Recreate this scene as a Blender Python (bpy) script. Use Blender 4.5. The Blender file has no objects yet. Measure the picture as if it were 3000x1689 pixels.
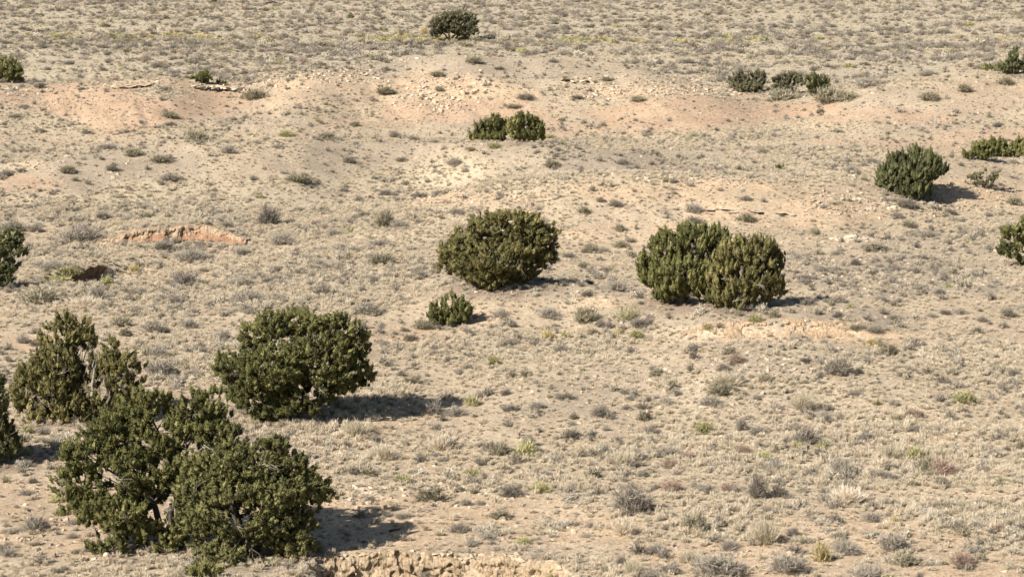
import bpy, math, random
import numpy as np
from mathutils import Vector

# ------------------------------------------------------------------ camera, sky, sun, exposure
SC = bpy.context.scene
COL = SC.collection
F, W, H = 6060.0, 2576.0, 1450.0          # focal length and frame of the photograph in its own pixels
CAMZ = 15.0
PITCH = math.atan(908.0 / F)
cam_d = bpy.data.cameras.new('camera')
cam_d.sensor_width = 36.0
cam_d.lens = 36.0 * F / W
cam_d.clip_start = 0.5
cam_d.clip_end = 9000.0
cam = bpy.data.objects.new('camera', cam_d)
COL.objects.link(cam)
cam.location = (0, 0, CAMZ)
cam.rotation_euler = (math.pi / 2 - PITCH, 0, 0)
SC.camera = cam

SUN_EL, SUN_AZ = math.radians(35), math.radians(229)     # azimuth clockwise from +Y
world = bpy.data.worlds.new('World')
SC.world = world
world.use_nodes = True
wn = world.node_tree
sky = wn.nodes.new('ShaderNodeTexSky')
sky.sky_type = 'NISHITA'
sky.sun_disc = False
sky.sun_elevation = SUN_EL
sky.sun_rotation = SUN_AZ
bg = wn.nodes['Background']
bg.inputs['Strength'].default_value = 0.05
wn.links.new(sky.outputs['Color'], bg.inputs['Color'])

sun_d = bpy.data.lights.new('sun', 'SUN')
sun_d.energy = 5.0
sun_d.angle = math.radians(0.55)
sun_d.color = (1.0, 0.955, 0.895)
sun = bpy.data.objects.new('sun', sun_d)
COL.objects.link(sun)
to_sun = Vector((math.sin(SUN_AZ) * math.cos(SUN_EL), math.cos(SUN_AZ) * math.cos(SUN_EL), math.sin(SUN_EL)))
sun.rotation_euler = to_sun.to_track_quat('Z', 'Y').to_euler()
sun.location = to_sun * 200

SC.view_settings.view_transform = 'Standard'
SC.view_settings.look = 'None'
SC.view_settings.gamma = 1.0
SC.view_settings.exposure = 1.08
SC.view_settings.use_curve_mapping = False

# ------------------------------------------------------------------ numbers
rng = np.random.default_rng(11)
CP, SP = math.cos(PITCH), math.sin(PITCH)


def _h(ix, iy, seed):
    v = np.sin(ix * 127.1 + iy * 311.7 + seed * 74.7) * 43758.5453
    return v - np.floor(v)


def vnoise(x, y, seed=0):
    xi, yi = np.floor(x), np.floor(y)
    fx, fy = x - xi, y - yi
    fx = fx * fx * fx * (fx * (fx * 6 - 15) + 10)
    fy = fy * fy * fy * (fy * (fy * 6 - 15) + 10)
    a, b = _h(xi, yi, seed), _h(xi + 1, yi, seed)
    c, d = _h(xi, yi + 1, seed), _h(xi + 1, yi + 1, seed)
    return (a + (b - a) * fx) * (1 - fy) + (c + (d - c) * fx) * fy


def fbm(x, y, octv=4, seed=0):
    t, amp, tot = 0.0, 1.0, 0.0
    for k in range(octv):
        t = t + amp * (vnoise(x, y, seed + k * 3.1) - 0.5)
        tot += amp
        amp *= 0.5
        x, y = (x * 0.8 - y * 0.6) * 2.03 + 17.3, (x * 0.6 + y * 0.8) * 2.03 + 5.1
    return t / tot * 2           # about -1..1


def smooth(a, b, x):
    t = np.clip((x - a) / (b - a), 0, 1)
    return t * t * (3 - 2 * t)


def bearing(x, y):               # horizontal bearing from the lookout, as a column of the photograph
    return 1288 + F * x / (y * CP + CAMZ * SP)


def project(x, y, z):
    zz = z - CAMZ
    d = y * CP - zz * SP
    return 1288 + F * x / d, 725 - F * (y * SP + zz * CP) / d, d


def depth_of(py, z):             # distance at which something at height z stands on row py
    th = PITCH + np.arctan((np.asarray(py, float) - 725) / F)
    return (CAMZ - np.asarray(z, float)) / np.tan(th)


# ------------------------------------------------------------------ lie of the land
# each rise: crest line (bearing, row of the crest, height), width of the near slope, of the far slope
RISES = [
    ([(-900, 225, 2.0), (-300, 222, 2.3), (0, 232, 2.0), (100, 212, 2.2), (200, 207, 2.4), (300, 196, 2.8), (420, 192, 2.9),
      (520, 203, 2.4), (590, 216, 2.0), (650, 212, 2.2), (760, 182, 3.0), (900, 158, 3.5), (1100, 145, 3.8), (1300, 142, 3.8),
      (1500, 150, 3.6), (1650, 180, 3.0), (1750, 208, 2.3), (1860, 246, 1.2), (1930, 256, 0.9), (2000, 252, 1.0),
      (2100, 236, 1.7), (2200, 205, 2.6), (2350, 190, 3.0), (2576, 182, 3.2), (3400, 180, 3.0)], 26.0, 15.0),
    ([(-900, 430, 0.6), (0, 420, 0.8), (150, 395, 1.3), (400, 364, 1.7), (550, 350, 1.9), (750, 346, 1.9), (900, 353, 1.5),
      (1050, 365, 1.2), (1200, 358, 1.7), (1400, 354, 1.9), (1550, 377, 1.5), (1700, 405, 1.0), (1850, 440, 0.4), (2000, 450, 0.0),
      (3400, 450, 0.0)], 15.0, 11.0),
    ([(-900, 560, 0.0), (850, 560, 0.0), (1000, 520, 0.6), (1150, 480, 1.1), (1300, 452, 1.5), (1450, 440, 1.7), (1900, 440, 1.7),
      (2100, 432, 1.7), (2300, 420, 1.5), (2576, 402, 1.3), (3400, 400, 1.0)], 14.0, 12.0),
    ([(-900, 760, 0.0), (980, 760, 0.0), (1150, 718, 0.5), (1300, 699, 0.75), (1450, 705, 0.7), (1600, 740, 0.55), (1800, 768, 0.55),
      (2000, 770, 0.5), (2300, 745, 0.4), (2700, 730, 0.3), (3400, 730, 0.2)], 6.0, 6.0),
    ([(-900, 1000, 0.0), (1150, 990, 0.0), (1400, 920, 0.45), (1700, 878, 0.65), (1900, 874, 0.65), (2100, 902, 0.4), (2300, 940, 0.15),
      (2500, 950, 0.0), (3400, 950, 0.0)], 9.0, 6.0),
    # terraces behind the cut banks: almost no near slope, a long far one
    ([(-900, 600, 0.0), (225, 600, 0.0), (265, 592, 0.3), (320, 577, 0.65), (420, 563, 0.95), (520, 556, 1.05), (575, 573, 0.75),
      (610, 598, 0.2), (640, 604, 0.0), (3400, 604, 0.0)], 0.8, 16.0),
    ([(-900, 852, 0.0), (1690, 852, 0.0), (1740, 846, 0.12), (1840, 830, 0.42), (1950, 826, 0.5), (2100, 828, 0.48), (2190, 838, 0.35),
      (2260, 850, 0.1), (2300, 852, 0.0), (3400, 852, 0.0)], 0.6, 8.0),
    ([(-900, 850, 0.0), (920, 848, 0.0), (965, 834, 0.18), (1060, 834, 0.2), (1110, 842, 0.1), (1150, 848, 0.0), (3400, 848, 0.0)], 0.5, 5.0),
]
RISE_T = []
_uu = np.arange(-4000.0, 6600.0, 6.0)
_k = np.exp(-0.5 * (np.arange(-40, 41) / 5.5) ** 2)
_k /= _k.sum()
for pts, wf, wb in RISES:
    p = np.array(pts, float)
    p[:, 2] *= {0: 1.15, 1: 1.3, 2: 1.25, 3: 1.3, 4: 1.3, 5: 0.68}.get(len(RISE_T), 0.85)
    dd = np.interp(_uu, p[:, 0], depth_of(p[:, 1], p[:, 2]))
    hs_ = np.interp(_uu, p[:, 0], p[:, 2])
    pad = lambda a: np.convolve(np.pad(a, 40, 'edge'), _k, 'valid')
    RISE_T.append((_uu, pad(dd), pad(hs_), wf, wb))


def height(u, y):
    u, y = np.asarray(u, float), np.asarray(y, float)
    x = (u - 1288) / F * (y * CP + CAMZ * SP)
    z = np.zeros(np.broadcast(u, y).shape)
    for k, (us, ds, hs, wf, wb) in enumerate(RISE_T):
        dc = np.interp(u, us, ds)
        hh = np.interp(u, us, hs)
        if k < 5:
            dc = dc + (vnoise(x / 9.0, 0 * y + k, 40 + k) - 0.5) * wf * 0.12
            hh = hh * (1 + 0.10 * (vnoise(x / 5.0, 0 * y, 60 + k) - 0.5))
        t = y - dc
        fr = np.clip(1 + t / wf, 0, 1)
        bk = np.clip(1 - t / wb, 0, 1)
        if k < 5:
            fr = 0.45 * fr + 0.55 * fr * fr * (3 - 2 * fr)
            bk = bk * bk * (3 - 2 * bk)
        else:
            bk = bk ** 1.3
        if k < 3:
            gl = 1 - np.abs(fbm(x / 3.4 + 0.35 * t / 3.4, t / 26.0 + k * 9, 4, 111 + k)) * 2.2
            z = z - hh * 0.040 * np.clip(gl, 0, 1) ** 2 * 4 * fr * (1 - fr) * (t < 0)
        z = z + hh * np.where(t < 0, fr, bk)
    # shallow gullies running down the near slopes, and general roughness
    far = smooth(190, 330, y)
    z = z + fbm(x / 16.0, y / 22.0, 3, 5) * (0.36 - 0.2 * far)
    z = z + fbm(x / 3.6, y / 5.0, 3, 9) * (0.125 - 0.07 * far)
    z = z + fbm(x / 0.75, y / 1.0, 2, 15) * 0.022 * (1 - 0.6 * far)
    # the wash below the crumbling bank at the foot of the view
    e = np.interp(u, [560, 700, 780, 1000, 1300, 1400, 1500], [53.2, 55.6, 57.0, 57.3, 57.0, 56.4, 53.0])
    win = smooth(770, 860, u) * (1 - smooth(1360, 1500, u))
    z = z - 1.5 * win * (1 - smooth(e - 1.1, e - 0.35, y)) * smooth(35, 50, y)
    # wash in front of the shaded undercut bank
    q = (x + 20.0) * 0.832 - (y - 106.4) * 0.555
    al = (x + 20.0) * 0.555 + (y - 106.4) * 0.832
    z = z - 0.72 * smooth(0.0, 0.35, q) * (1 - smooth(0.6, 6.0, q)) * smooth(-4.5, -0.2, al) * (1 - smooth(1.6, 6.5, al))
    return z


_ys = np.concatenate([np.geomspace(40, 130, 2600), np.geomspace(130.02, 900, 3400)])


def ground_at(px, py):
    """first point of the ground met by the sight line through (px, py)"""
    x = (px - 1288) / F * (_ys * CP + CAMZ * SP)
    z = height(np.full_like(_ys, px), _ys)
    _, pr, d = project(x, _ys, z)
    ok = np.nonzero(pr <= py)[0]
    i = ok[0] if len(ok) else len(_ys) - 1
    x = (px - 1288) / F * d[i]
    y = _ys[i]
    return Vector((x, y, float(height(bearing(x, y), y)))), d[i] / F


def ground_z(x, y):
    return height(bearing(np.asarray(x, float), np.asarray(y, float)), y)


# ------------------------------------------------------------------ soil and plant cover, patch by patch
def patch(u, v, spots, n):
    w = np.zeros(np.shape(u))
    for cx, cy, rx, ry, a in spots:
        r = np.hypot((u - cx) / rx, (v - cy) / ry) + n * 0.75
        w = np.maximum(w, a * (1 - smooth(0.62, 1.02, r)))
    return w


RED = [(300, 275, 260, 55, 1), (120, 250, 140, 40, .6), (520, 265, 120, 35, .8), (1150, 275, 170, 30, .8), (930, 305, 130, 22, .5),
       (1650, 290, 330, 40, .9), (1900, 275, 240, 26, 1), (2150, 290, 260, 26, .55), (1480, 325, 200, 22, .5), (2300, 370, 260, 18, .6),
       (60, 460, 150, 20, .6), (450, 600, 190, 14, .5), (2500, 350, 150, 20, .7), (2250, 410, 200, 16, .4), (2480, 240, 150, 50, .35)]
SAND = [(1780, 480, 420, 42, 1), (1250, 505, 230, 30, .8), (2120, 530, 330, 45, .9), (2450, 490, 180, 35, .9), (1600, 590, 220, 25, .7),
        (850, 250, 280, 50, .6), (1150, 230, 240, 40, .9), (1600, 230, 220, 35, .8), (420, 215, 220, 26, .8), (700, 210, 160, 24, .7),
        (90, 865, 200, 26, .9), (330, 930, 120, 70, .6), (520, 985, 80, 40, .7), (1020, 840, 130, 22, .9), (1980, 850, 300, 26, .9),
        (660, 1075, 110, 26, .9), (250, 1330, 330, 90, .8), (80, 1250, 160, 40, .8), (1000, 1300, 460, 90, .9), (1150, 1180, 200, 50, .6),
        (1500, 1310, 260, 60, .7), (2250, 1330, 420, 70, .9), (2450, 1250, 240, 50, .8), (1900, 1400, 380, 60, .8), (2480, 1420, 200, 50, .9),
        (2150, 1075, 130, 26, .7), (1680, 730, 70, 16, .8), (380, 695, 140, 22, .8), (540, 640, 90, 14, .5), (1500, 760, 60, 18, .7),
        (2480, 1110, 200, 30, .6), (2300, 1230, 160, 40, .6), (400, 1010, 120, 30, .6), (980, 1060, 130, 26, .6), (1200, 800, 120, 20, .5)]
GRAV = [(1150, 165, 420, 30, .9), (1500, 195, 300, 30, .8), (800, 235, 200, 40, .5), (2350, 250, 330, 60, .6), (180, 270, 200, 50, .5), (1250, 320, 200, 30, .5), (650, 290, 220, 40, .6), (330, 415, 260, 50, .9), (120, 470, 200, 35, .6), (900, 400, 260, 40, .6), (1500, 410, 290, 40, 1), (1300, 380, 240, 30, .8),
        (2250, 690, 420, 60, .9), (1450, 725, 260, 35, .8), (1800, 800, 480, 36, .9), (1980, 910, 330, 45, .9), (1650, 950, 300, 50, .7),
        (2350, 620, 240, 35, .6), (1400, 1000, 330, 60, .6), (1850, 1030, 300, 60, .6), (2100, 230, 320, 40, .6), (2350, 300, 260, 40, .6),
        (1350, 180, 300, 28, .7), (650, 470, 260, 40, .5), (1150, 560, 150, 40, .4)]
GRASS = [(420, 720, 520, 110, 1), (250, 530, 320, 40, .9), (700, 560, 330, 60, .8), (850, 660, 200, 60, .9), (850, 760, 260, 60, .9),
         (600, 460, 300, 40, .6), (820, 1130, 220, 90, 1), (950, 1010, 160, 50, .8), (430, 870, 130, 110, .8), (2300, 890, 330, 45, 1),
         (2050, 1130, 560, 80, .9), (1750, 1000, 330, 60, .5), (1650, 350, 420, 40, .6), (2000, 390, 330, 35, .7), (1250, 870, 300, 40, .8),
         (1450, 1150, 260, 40, .6), (2250, 1190, 380, 40, .9), (1100, 1110, 220, 40, .6), (2000, 210, 420, 25, .7), (600, 185, 500, 20, .8),
         (250, 180, 330, 22, .7), (300, 330, 300, 22, .5), (1650, 1290, 240, 60, .7), (1250, 1330, 200, 30, .4), (1950, 1320, 160, 50, .5),
         (2450, 1290, 160, 40, .6), (1100, 430, 300, 40, .5), (1300, 1215, 300, 30, .4), (80, 1010, 120, 60, .5), (1000, 600, 200, 50, .6)]


def cover(x, y, z):
    """weights (red, sand, gravel, grass) at points of the ground"""
    u, v, _ = project(x, y, z)
    n = 1.25 * fbm(x / 7.0, y / 7.0, 6, 21)
    n2 = 1.25 * fbm(x / 6.0 + 50, y / 6.0, 6, 27)
    n3 = 0.75 + 0.5 * smooth(-0.4, 0.4, fbm(x / 1.3, y / 1.6, 4, 29))
    far = smooth(228, 262, y)
    red, sand = patch(u, v, RED, n), patch(u, v, SAND, n2)
    grav = patch(u, v, GRAV, n2 * 0.8)
    red, sand, grav = np.clip(red * n3, 0, 1), np.clip(sand * (1.55 - n3) * .95, 0, 1), np.clip(grav * n3, 0, 1)
    grass = patch(u, v, GRASS, -n)
    out = smooth(0, 260, np.maximum(-u, u - 2576))
    grass = np.maximum(grass, out * smooth(-0.7, 0.5, n2) * 0.85)
    grass = np.clip(grass + 0.40 * smooth(-0.2, 0.6, n2) + 0.20, 0, 1)
    grass = np.maximum(grass, far * np.clip(0.72 + 0.5 * n, 0, 1))
    grass = grass * (1 - 0.88 * sand) * (1 - 0.55 * red) * (1 - 0.65 * grav)
    return red * (1 - far), sand * (1 - far), grav * (1 - far), grass


# ------------------------------------------------------------------ mesh helpers
def link(o, parent=None):
    COL.objects.link(o)
    if parent is not None:
        o.parent = parent
    return o


def mesh_np(name, v, faces, n, mat=None, smooth_shade=False, attrs=None):
    """faces: (m, n) index array with n corners each"""
    me = bpy.data.meshes.new(name)
    v = np.asarray(v, np.float32)
    fa = np.asarray(faces, np.int32).reshape(-1, n)
    me.vertices.add(len(v))
    me.vertices.foreach_set('co', v.ravel())
    me.loops.add(fa.size)
    me.loops.foreach_set('vertex_index', fa.ravel())
    me.polygons.add(len(fa))
    me.polygons.foreach_set('loop_start', np.arange(0, fa.size, n, dtype=np.int32))
    if smooth_shade:
        me.polygons.foreach_set('use_smooth', np.ones(len(fa), bool))
    for k, (typ, data) in (attrs or {}).items():
        at = me.attributes.new(k, typ, 'POINT')
        at.data.foreach_set('color' if typ == 'FLOAT_COLOR' else 'vector' if typ == 'FLOAT_VECTOR' else 'value', np.asarray(data, np.int32 if typ == 'INT' else np.float32).ravel())
    me.update()
    me.validate()
    if mat:
        me.materials.append(mat)
    return me


def tag(o, label=None, cat=None, group=None, kind=None):
    for k, v in (('label', label), ('category', cat), ('group', group), ('kind', kind)):
        if v:
            o[k] = v
    return o


# ------------------------------------------------------------------ materials
def new_mat(name):
    m = bpy.data.materials.new(name)
    m.use_nodes = True
    nt = m.node_tree
    b = nt.nodes['Principled BSDF']
    b.inputs['Roughness'].default_value = 0.9
    b.inputs['Specular IOR Level'].default_value = 0.15
    return m, nt, b


def nd(nt, typ, **kw):
    n = nt.nodes.new(typ)
    for k, v in kw.items():
        setattr(n, k, v)
    return n


def mixc(nt, fac, a, b, mode='MIX'):
    m = nd(nt, 'ShaderNodeMix', data_type='RGBA', blend_type=mode)
    for sock, val in ((0, fac), (6, a), (7, b)):
        if hasattr(val, 'links'):
            nt.links.new(val, m.inputs[sock])
        else:
            m.inputs[sock].default_value = val if sock == 0 else (*val, 1) if len(val) == 3 else val
    return m.outputs[2]


def noise(nt, vec, scale, detail=4, rough=0.6):
    n = nd(nt, 'ShaderNodeTexNoise')
    n.inputs['Scale'].default_value = scale
    n.inputs['Detail'].default_value = detail
    n.inputs['Roughness'].default_value = rough
    nt.links.new(vec, n.inputs['Vector'])
    return n.outputs['Fac']


def ramp(nt, fac, stops):
    r = nd(nt, 'ShaderNodeValToRGB')
    e = r.color_ramp.elements
    while len(e) < len(stops):
        e.new(0.5)
    for el, (p, c) in zip(e, stops):
        el.position = p
        el.color = (*c, 1)
    nt.links.new(fac, r.inputs['Fac'])
    return r.outputs['Color']


def soil_material(name, attr='soil', bump=0.5):
    m, nt, b = new_mat(name)
    at = nd(nt, 'ShaderNodeAttribute', attribute_name=attr)
    geo = nd(nt, 'ShaderNodeNewGeometry')
    pos = geo.outputs['Position']
    big = ramp(nt, noise(nt, pos, 0.35, 5), [(0.3, (0.88, 0.87, 0.86)), (0.7, (1.1, 1.1, 1.1))])
    c = mixc(nt, 1.0, at.outputs['Color'], big, 'MULTIPLY')
    mid = ramp(nt, noise(nt, pos, 2.6, 6, 0.7), [(0.32, (0.82, 0.80, 0.78)), (0.55, (1.0, 1.0, 1.0)), (0.75, (1.13, 1.12, 1.1))])
    c = mixc(nt, 1.0, c, mid, 'MULTIPLY')
    fine = ramp(nt, noise(nt, pos, 13.0, 3, 0.8), [(0.36, (0.34, 0.31, 0.29)), (0.46, (0.88, 0.87, 0.86)), (0.58, (1.0, 1.0, 1.0)), (0.70, (1.32, 1.30, 1.27))])
    c = mixc(nt, 0.9, c, fine, 'MULTIPLY')
    coarse = ramp(nt, noise(nt, pos, 4.3, 3, 0.75), [(0.33, (0.55, 0.52, 0.49)), (0.43, (0.95, 0.95, 0.95)), (0.60, (1.0, 1.0, 1.0)), (0.72, (1.15, 1.14, 1.12))])
    c = mixc(nt, 0.8, c, coarse, 'MULTIPLY')
    nt.links.new(c, b.inputs['Base Color'])
    bp = nd(nt, 'ShaderNodeBump')
    bp.inputs['Strength'].default_value = bump
    bp.inputs['Distance'].default_value = 0.12
    nt.links.new(noise(nt, pos, 7.0, 8, 0.78), bp.inputs['Height'])
    nt.links.new(bp.outputs['Normal'], b.inputs['Normal'])
    return m


def plant_material(name, stops, attr='tint', inst=0.18, trans=0.2):
    """colour from a per-leaf value plus a value per plant"""
    m, nt, b = new_mat(name)
    at = nd(nt, 'ShaderNodeAttribute', attribute_name=attr)
    oi = nd(nt, 'ShaderNodeObjectInfo')
    ma = nd(nt, 'ShaderNodeMath', operation='MULTIPLY_ADD')
    nt.links.new(oi.outputs['Random'], ma.inputs[0])
    ma.inputs[1].default_value = inst * 2
    ma.inputs[2].default_value = -inst
    ad = nd(nt, 'ShaderNodeMath', operation='ADD')
    nt.links.new(at.outputs['Fac'], ad.inputs[0])
    nt.links.new(ma.outputs[0], ad.inputs[1])
    c = ramp(nt, ad.outputs[0], stops)
    b.inputs['Roughness'].default_value = 0.85
    nt.links.new(c, b.inputs['Base Color'])
    if trans:
        t = nd(nt, 'ShaderNodeBsdfTranslucent')
        nt.links.new(c, t.inputs['Color'])
        mx = nd(nt, 'ShaderNodeMixShader')
        mx.inputs[0].default_value = trans
        nt.links.new(b.outputs[0], mx.inputs[1])
        nt.links.new(t.outputs[0], mx.inputs[2])
        nt.links.new(mx.outputs[0], nt.nodes['Material Output'].inputs['Surface'])
    return m


def rock_material(name, lo, hi, inst=0.5):
    m, nt, b = new_mat(name)
    tc = nd(nt, 'ShaderNodeTexCoord')
    oi = nd(nt, 'ShaderNodeObjectInfo')
    geo = nd(nt, 'ShaderNodeNewGeometry')
    n = noise(nt, geo.outputs['Position'], 7.0, 6, 0.7)
    f = nd(nt, 'ShaderNodeMath', operation='MULTIPLY_ADD')
    nt.links.new(oi.outputs['Random'], f.inputs[0])
    f.inputs[1].default_value = inst
    nt.links.new(n, f.inputs[2])
    sb = nd(nt, 'ShaderNodeMath', operation='SUBTRACT')
    nt.links.new(f.outputs[0], sb.inputs[0])
    sb.inputs[1].default_value = inst * 0.5
    c = ramp(nt, sb.outputs[0], [(0.25, lo), (0.75, hi)])
    nt.links.new(c, b.inputs['Base Color'])
    bp = nd(nt, 'ShaderNodeBump')
    bp.inputs['Strength'].default_value = 0.5
    bp.inputs['Distance'].default_value = 0.03
    nt.links.new(noise(nt, geo.outputs['Position'], 22.0, 5), bp.inputs['Height'])
    nt.links.new(bp.outputs['Normal'], b.inputs['Normal'])
    return m


M = {
    'soil': soil_material('desert_soil'),
    'bank': soil_material('bank_earth', bump=0.9),
    'rock': rock_material('tan_sandstone', (0.31, 0.24, 0.165), (0.47, 0.37, 0.26)),
    'pale_rock': rock_material('pale_sandstone', (0.36, 0.29, 0.205), (0.51, 0.42, 0.305)),
    'dark_rock': rock_material('weathered_sandstone', (0.22, 0.17, 0.125), (0.40, 0.31, 0.22)),
    'bark': plant_material('juniper_bark', [(0.0, (0.05, 0.04, 0.033)), (1.0, (0.125, 0.105, 0.085))], inst=0.3, trans=0),
    'dead': plant_material('bleached_wood', [(0.0, (0.20, 0.175, 0.145)), (1.0, (0.38, 0.345, 0.30))], inst=0.3, trans=0),
    'dark_dead': plant_material('dark_dead_wood', [(0.0, (0.045, 0.036, 0.03)), (1.0, (0.13, 0.105, 0.085))], inst=0.3, trans=0),
    'green': plant_material('juniper_green', [(0.0, (0.046, 0.050, 0.017)), (0.5, (0.134, 0.130, 0.046)), (1.0, (0.222, 0.200, 0.072))], inst=0.0, trans=0.15),
    'olive': plant_material('juniper_olive', [(0.0, (0.052, 0.048, 0.020)), (0.5, (0.150, 0.133, 0.050)), (1.0, (0.232, 0.196, 0.076))], inst=0.0, trans=0.15),
    'mid': plant_material('juniper_mid', [(0.0, (0.050, 0.052, 0.020)), (0.5, (0.142, 0.136, 0.052)), (1.0, (0.228, 0.206, 0.080))], inst=0.0, trans=0.15),
    'dark_green': plant_material('juniper_dark', [(0.0, (0.036, 0.040, 0.018)), (0.5, (0.100, 0.102, 0.043)), (1.0, (0.168, 0.160, 0.070))], inst=0.0, trans=0.12),
    'grey_green': plant_material('juniper_grey', [(0.0, (0.052, 0.050, 0.028)), (0.5, (0.118, 0.108, 0.058)), (1.0, (0.185, 0.166, 0.092))], inst=0.0, trans=0.15),
    'g': plant_material('twigs_grey', [(0.0, (0.14, 0.118, 0.094)), (0.5, (0.275, 0.24, 0.19)), (1.0, (0.42, 0.37, 0.29))], inst=0.2),
    'd': plant_material('twigs_dark', [(0.0, (0.09, 0.077, 0.062)), (0.5, (0.195, 0.168, 0.132)), (1.0, (0.31, 0.27, 0.21))], inst=0.2),
    'o': plant_material('leaves_olive', [(0.0, (0.12, 0.102, 0.066)), (0.5, (0.245, 0.215, 0.142)), (1.0, (0.37, 0.33, 0.225))], inst=0.2),
    't': plant_material('stems_tan', [(0.0, (0.24, 0.20, 0.135)), (0.5, (0.42, 0.36, 0.25)), (1.0, (0.56, 0.49, 0.35))], inst=0.2),
    's': plant_material('straw', [(0.0, (0.36, 0.293, 0.205)), (0.5, (0.57, 0.480, 0.355)), (1.0, (0.71, 0.620, 0.475))], inst=0.2, trans=0.3),
    'y': plant_material('brush_yellow_green', [(0.0, (0.16, 0.145, 0.07)), (0.5, (0.35, 0.32, 0.15)), (1.0, (0.52, 0.475, 0.25))], inst=0.2),
    'w': plant_material('brush_golden', [(0.0, (0.23, 0.18, 0.085)), (0.5, (0.43, 0.345, 0.165)), (1.0, (0.57, 0.46, 0.24))], inst=0.2),
    'r': plant_material('weeds_russet', [(0.0, (0.17, 0.11, 0.08)), (0.5, (0.30, 0.21, 0.155)), (1.0, (0.42, 0.315, 0.24))], inst=0.2),
    'm': plant_material('mesquite_green', [(0.0, (0.12, 0.115, 0.055)), (0.5, (0.25, 0.235, 0.125)), (1.0, (0.36, 0.345, 0.16))], inst=0.1),
    'k': plant_material('yucca_green', [(0.0, (0.13, 0.125, 0.06)), (0.5, (0.28, 0.265, 0.135)), (1.0, (0.45, 0.41, 0.22))], inst=0.1),
    'a': plant_material('mat_ash', [(0.0, (0.27, 0.23, 0.175)), (0.5, (0.43, 0.375, 0.285)), (1.0, (0.56, 0.50, 0.39))], inst=0.2),
}

C_BASE = np.array([0.43, 0.338, 0.232])
C_RED = np.array([0.445, 0.312, 0.207])
C_SAND = np.array([0.535, 0.385, 0.245])
C_GRAV = np.array([0.345, 0.282, 0.207])
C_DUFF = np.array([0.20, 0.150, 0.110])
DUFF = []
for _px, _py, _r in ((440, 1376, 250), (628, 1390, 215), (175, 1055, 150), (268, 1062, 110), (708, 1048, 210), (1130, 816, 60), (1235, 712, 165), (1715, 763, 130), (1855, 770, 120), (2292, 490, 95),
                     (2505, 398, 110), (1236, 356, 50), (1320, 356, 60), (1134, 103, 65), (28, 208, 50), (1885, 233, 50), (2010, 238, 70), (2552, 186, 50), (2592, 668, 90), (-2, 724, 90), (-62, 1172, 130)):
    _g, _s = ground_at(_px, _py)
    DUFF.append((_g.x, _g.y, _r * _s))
C_LITTER = np.array([0.47, 0.395, 0.272])


def soil_colour(x, y, z):
    red, sand, grav, grass = cover(x, y, z)
    c = np.broadcast_to(C_BASE, (*np.shape(x), 3)).copy()
    far = smooth(228, 262, y)[..., None]
    c = c + (np.array([0.415, 0.365, 0.285]) - c) * far * 0.7
    for w, col in ((grav, C_GRAV), (grass * 0.9, C_LITTER), (sand, C_SAND), (red, C_RED)):
        c = c + (col - c) * w[..., None]
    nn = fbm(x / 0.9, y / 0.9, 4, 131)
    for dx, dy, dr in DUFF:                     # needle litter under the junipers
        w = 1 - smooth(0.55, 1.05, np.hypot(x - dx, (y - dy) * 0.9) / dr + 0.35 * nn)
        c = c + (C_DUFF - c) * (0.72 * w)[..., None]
    return c


# ------------------------------------------------------------------ ground: one sheet out to the horizon
us = np.concatenate([np.linspace(-3200, -240, 50, endpoint=False), np.linspace(-240, 2816, 600), np.linspace(2816, 5800, 51)[1:]])
rows = np.arange(1490, -170, -2.8)
ydep = CAMZ / np.tan(PITCH + np.arctan((rows - 725) / F))
ydep = np.concatenate([np.linspace(6, ydep[0], 26)[:-1], ydep, np.geomspace(ydep[-1] * 1.05, 8000, 14)])
UU, YY = np.meshgrid(us, ydep)
ZZ = height(UU, YY)
XX = (UU - 1288) / F * (YY * CP + CAMZ * SP)
nv, nu = UU.shape
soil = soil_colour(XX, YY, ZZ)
idx = np.arange(nv * nu).reshape(nv, nu)
quads = np.stack([idx[:-1, :-1], idx[:-1, 1:], idx[1:, 1:], idx[1:, :-1]], -1).reshape(-1, 4)
rgba = np.concatenate([soil.reshape(-1, 3), np.ones((nv * nu, 1))], 1)
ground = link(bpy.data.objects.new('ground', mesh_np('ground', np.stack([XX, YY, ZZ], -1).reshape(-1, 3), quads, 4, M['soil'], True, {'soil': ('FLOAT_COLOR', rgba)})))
tag(ground, 'dry rolling desert ground of tan and reddish soil', kind='structure')
del UU, YY, ZZ, XX, soil, rgba, quads


# ------------------------------------------------------------------ tubes for trunks, limbs and dead wood
class Tubes:
    def __init__(self):
        self.v, self.f, self.t, self.n = [], [], [], 0

    def add(self, pts, radii, k=5, tint=None):
        pts = [Vector(p) for p in pts]
        m = len(pts)
        for i, p in enumerate(pts):
            d = (pts[min(i + 1, m - 1)] - pts[max(i - 1, 0)])
            d = d.normalized() if d.length > 1e-6 else Vector((0, 0, 1))
            a = d.cross(Vector((0.3, 0.9, 0.31)))
            a = a.normalized() if a.length > 1e-4 else Vector((1, 0, 0))
            b = d.cross(a)
            for j in range(k):
                an = 2 * math.pi * j / k
                q = p + (a * math.cos(an) + b * math.sin(an)) * radii[i]
                self.v.append(q[:])
                self.t.append(random.random() if tint is None else tint + random.uniform(-.2, .2))
        for i in range(m - 1):
            for j in range(k):
                a0 = self.n + i * k + j
                a1 = self.n + i * k + (j + 1) % k
                self.f.append((a0, a1, a1 + k, a0 + k))
        self.n += m * k

    def build(self, name, mat, parent=None):
        me = mesh_np(name, np.array(self.v), np.array(self.f), 4, mat, True, {'tint': ('FLOAT', self.t)})
        return link(bpy.data.objects.new(name, me), parent)


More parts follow.
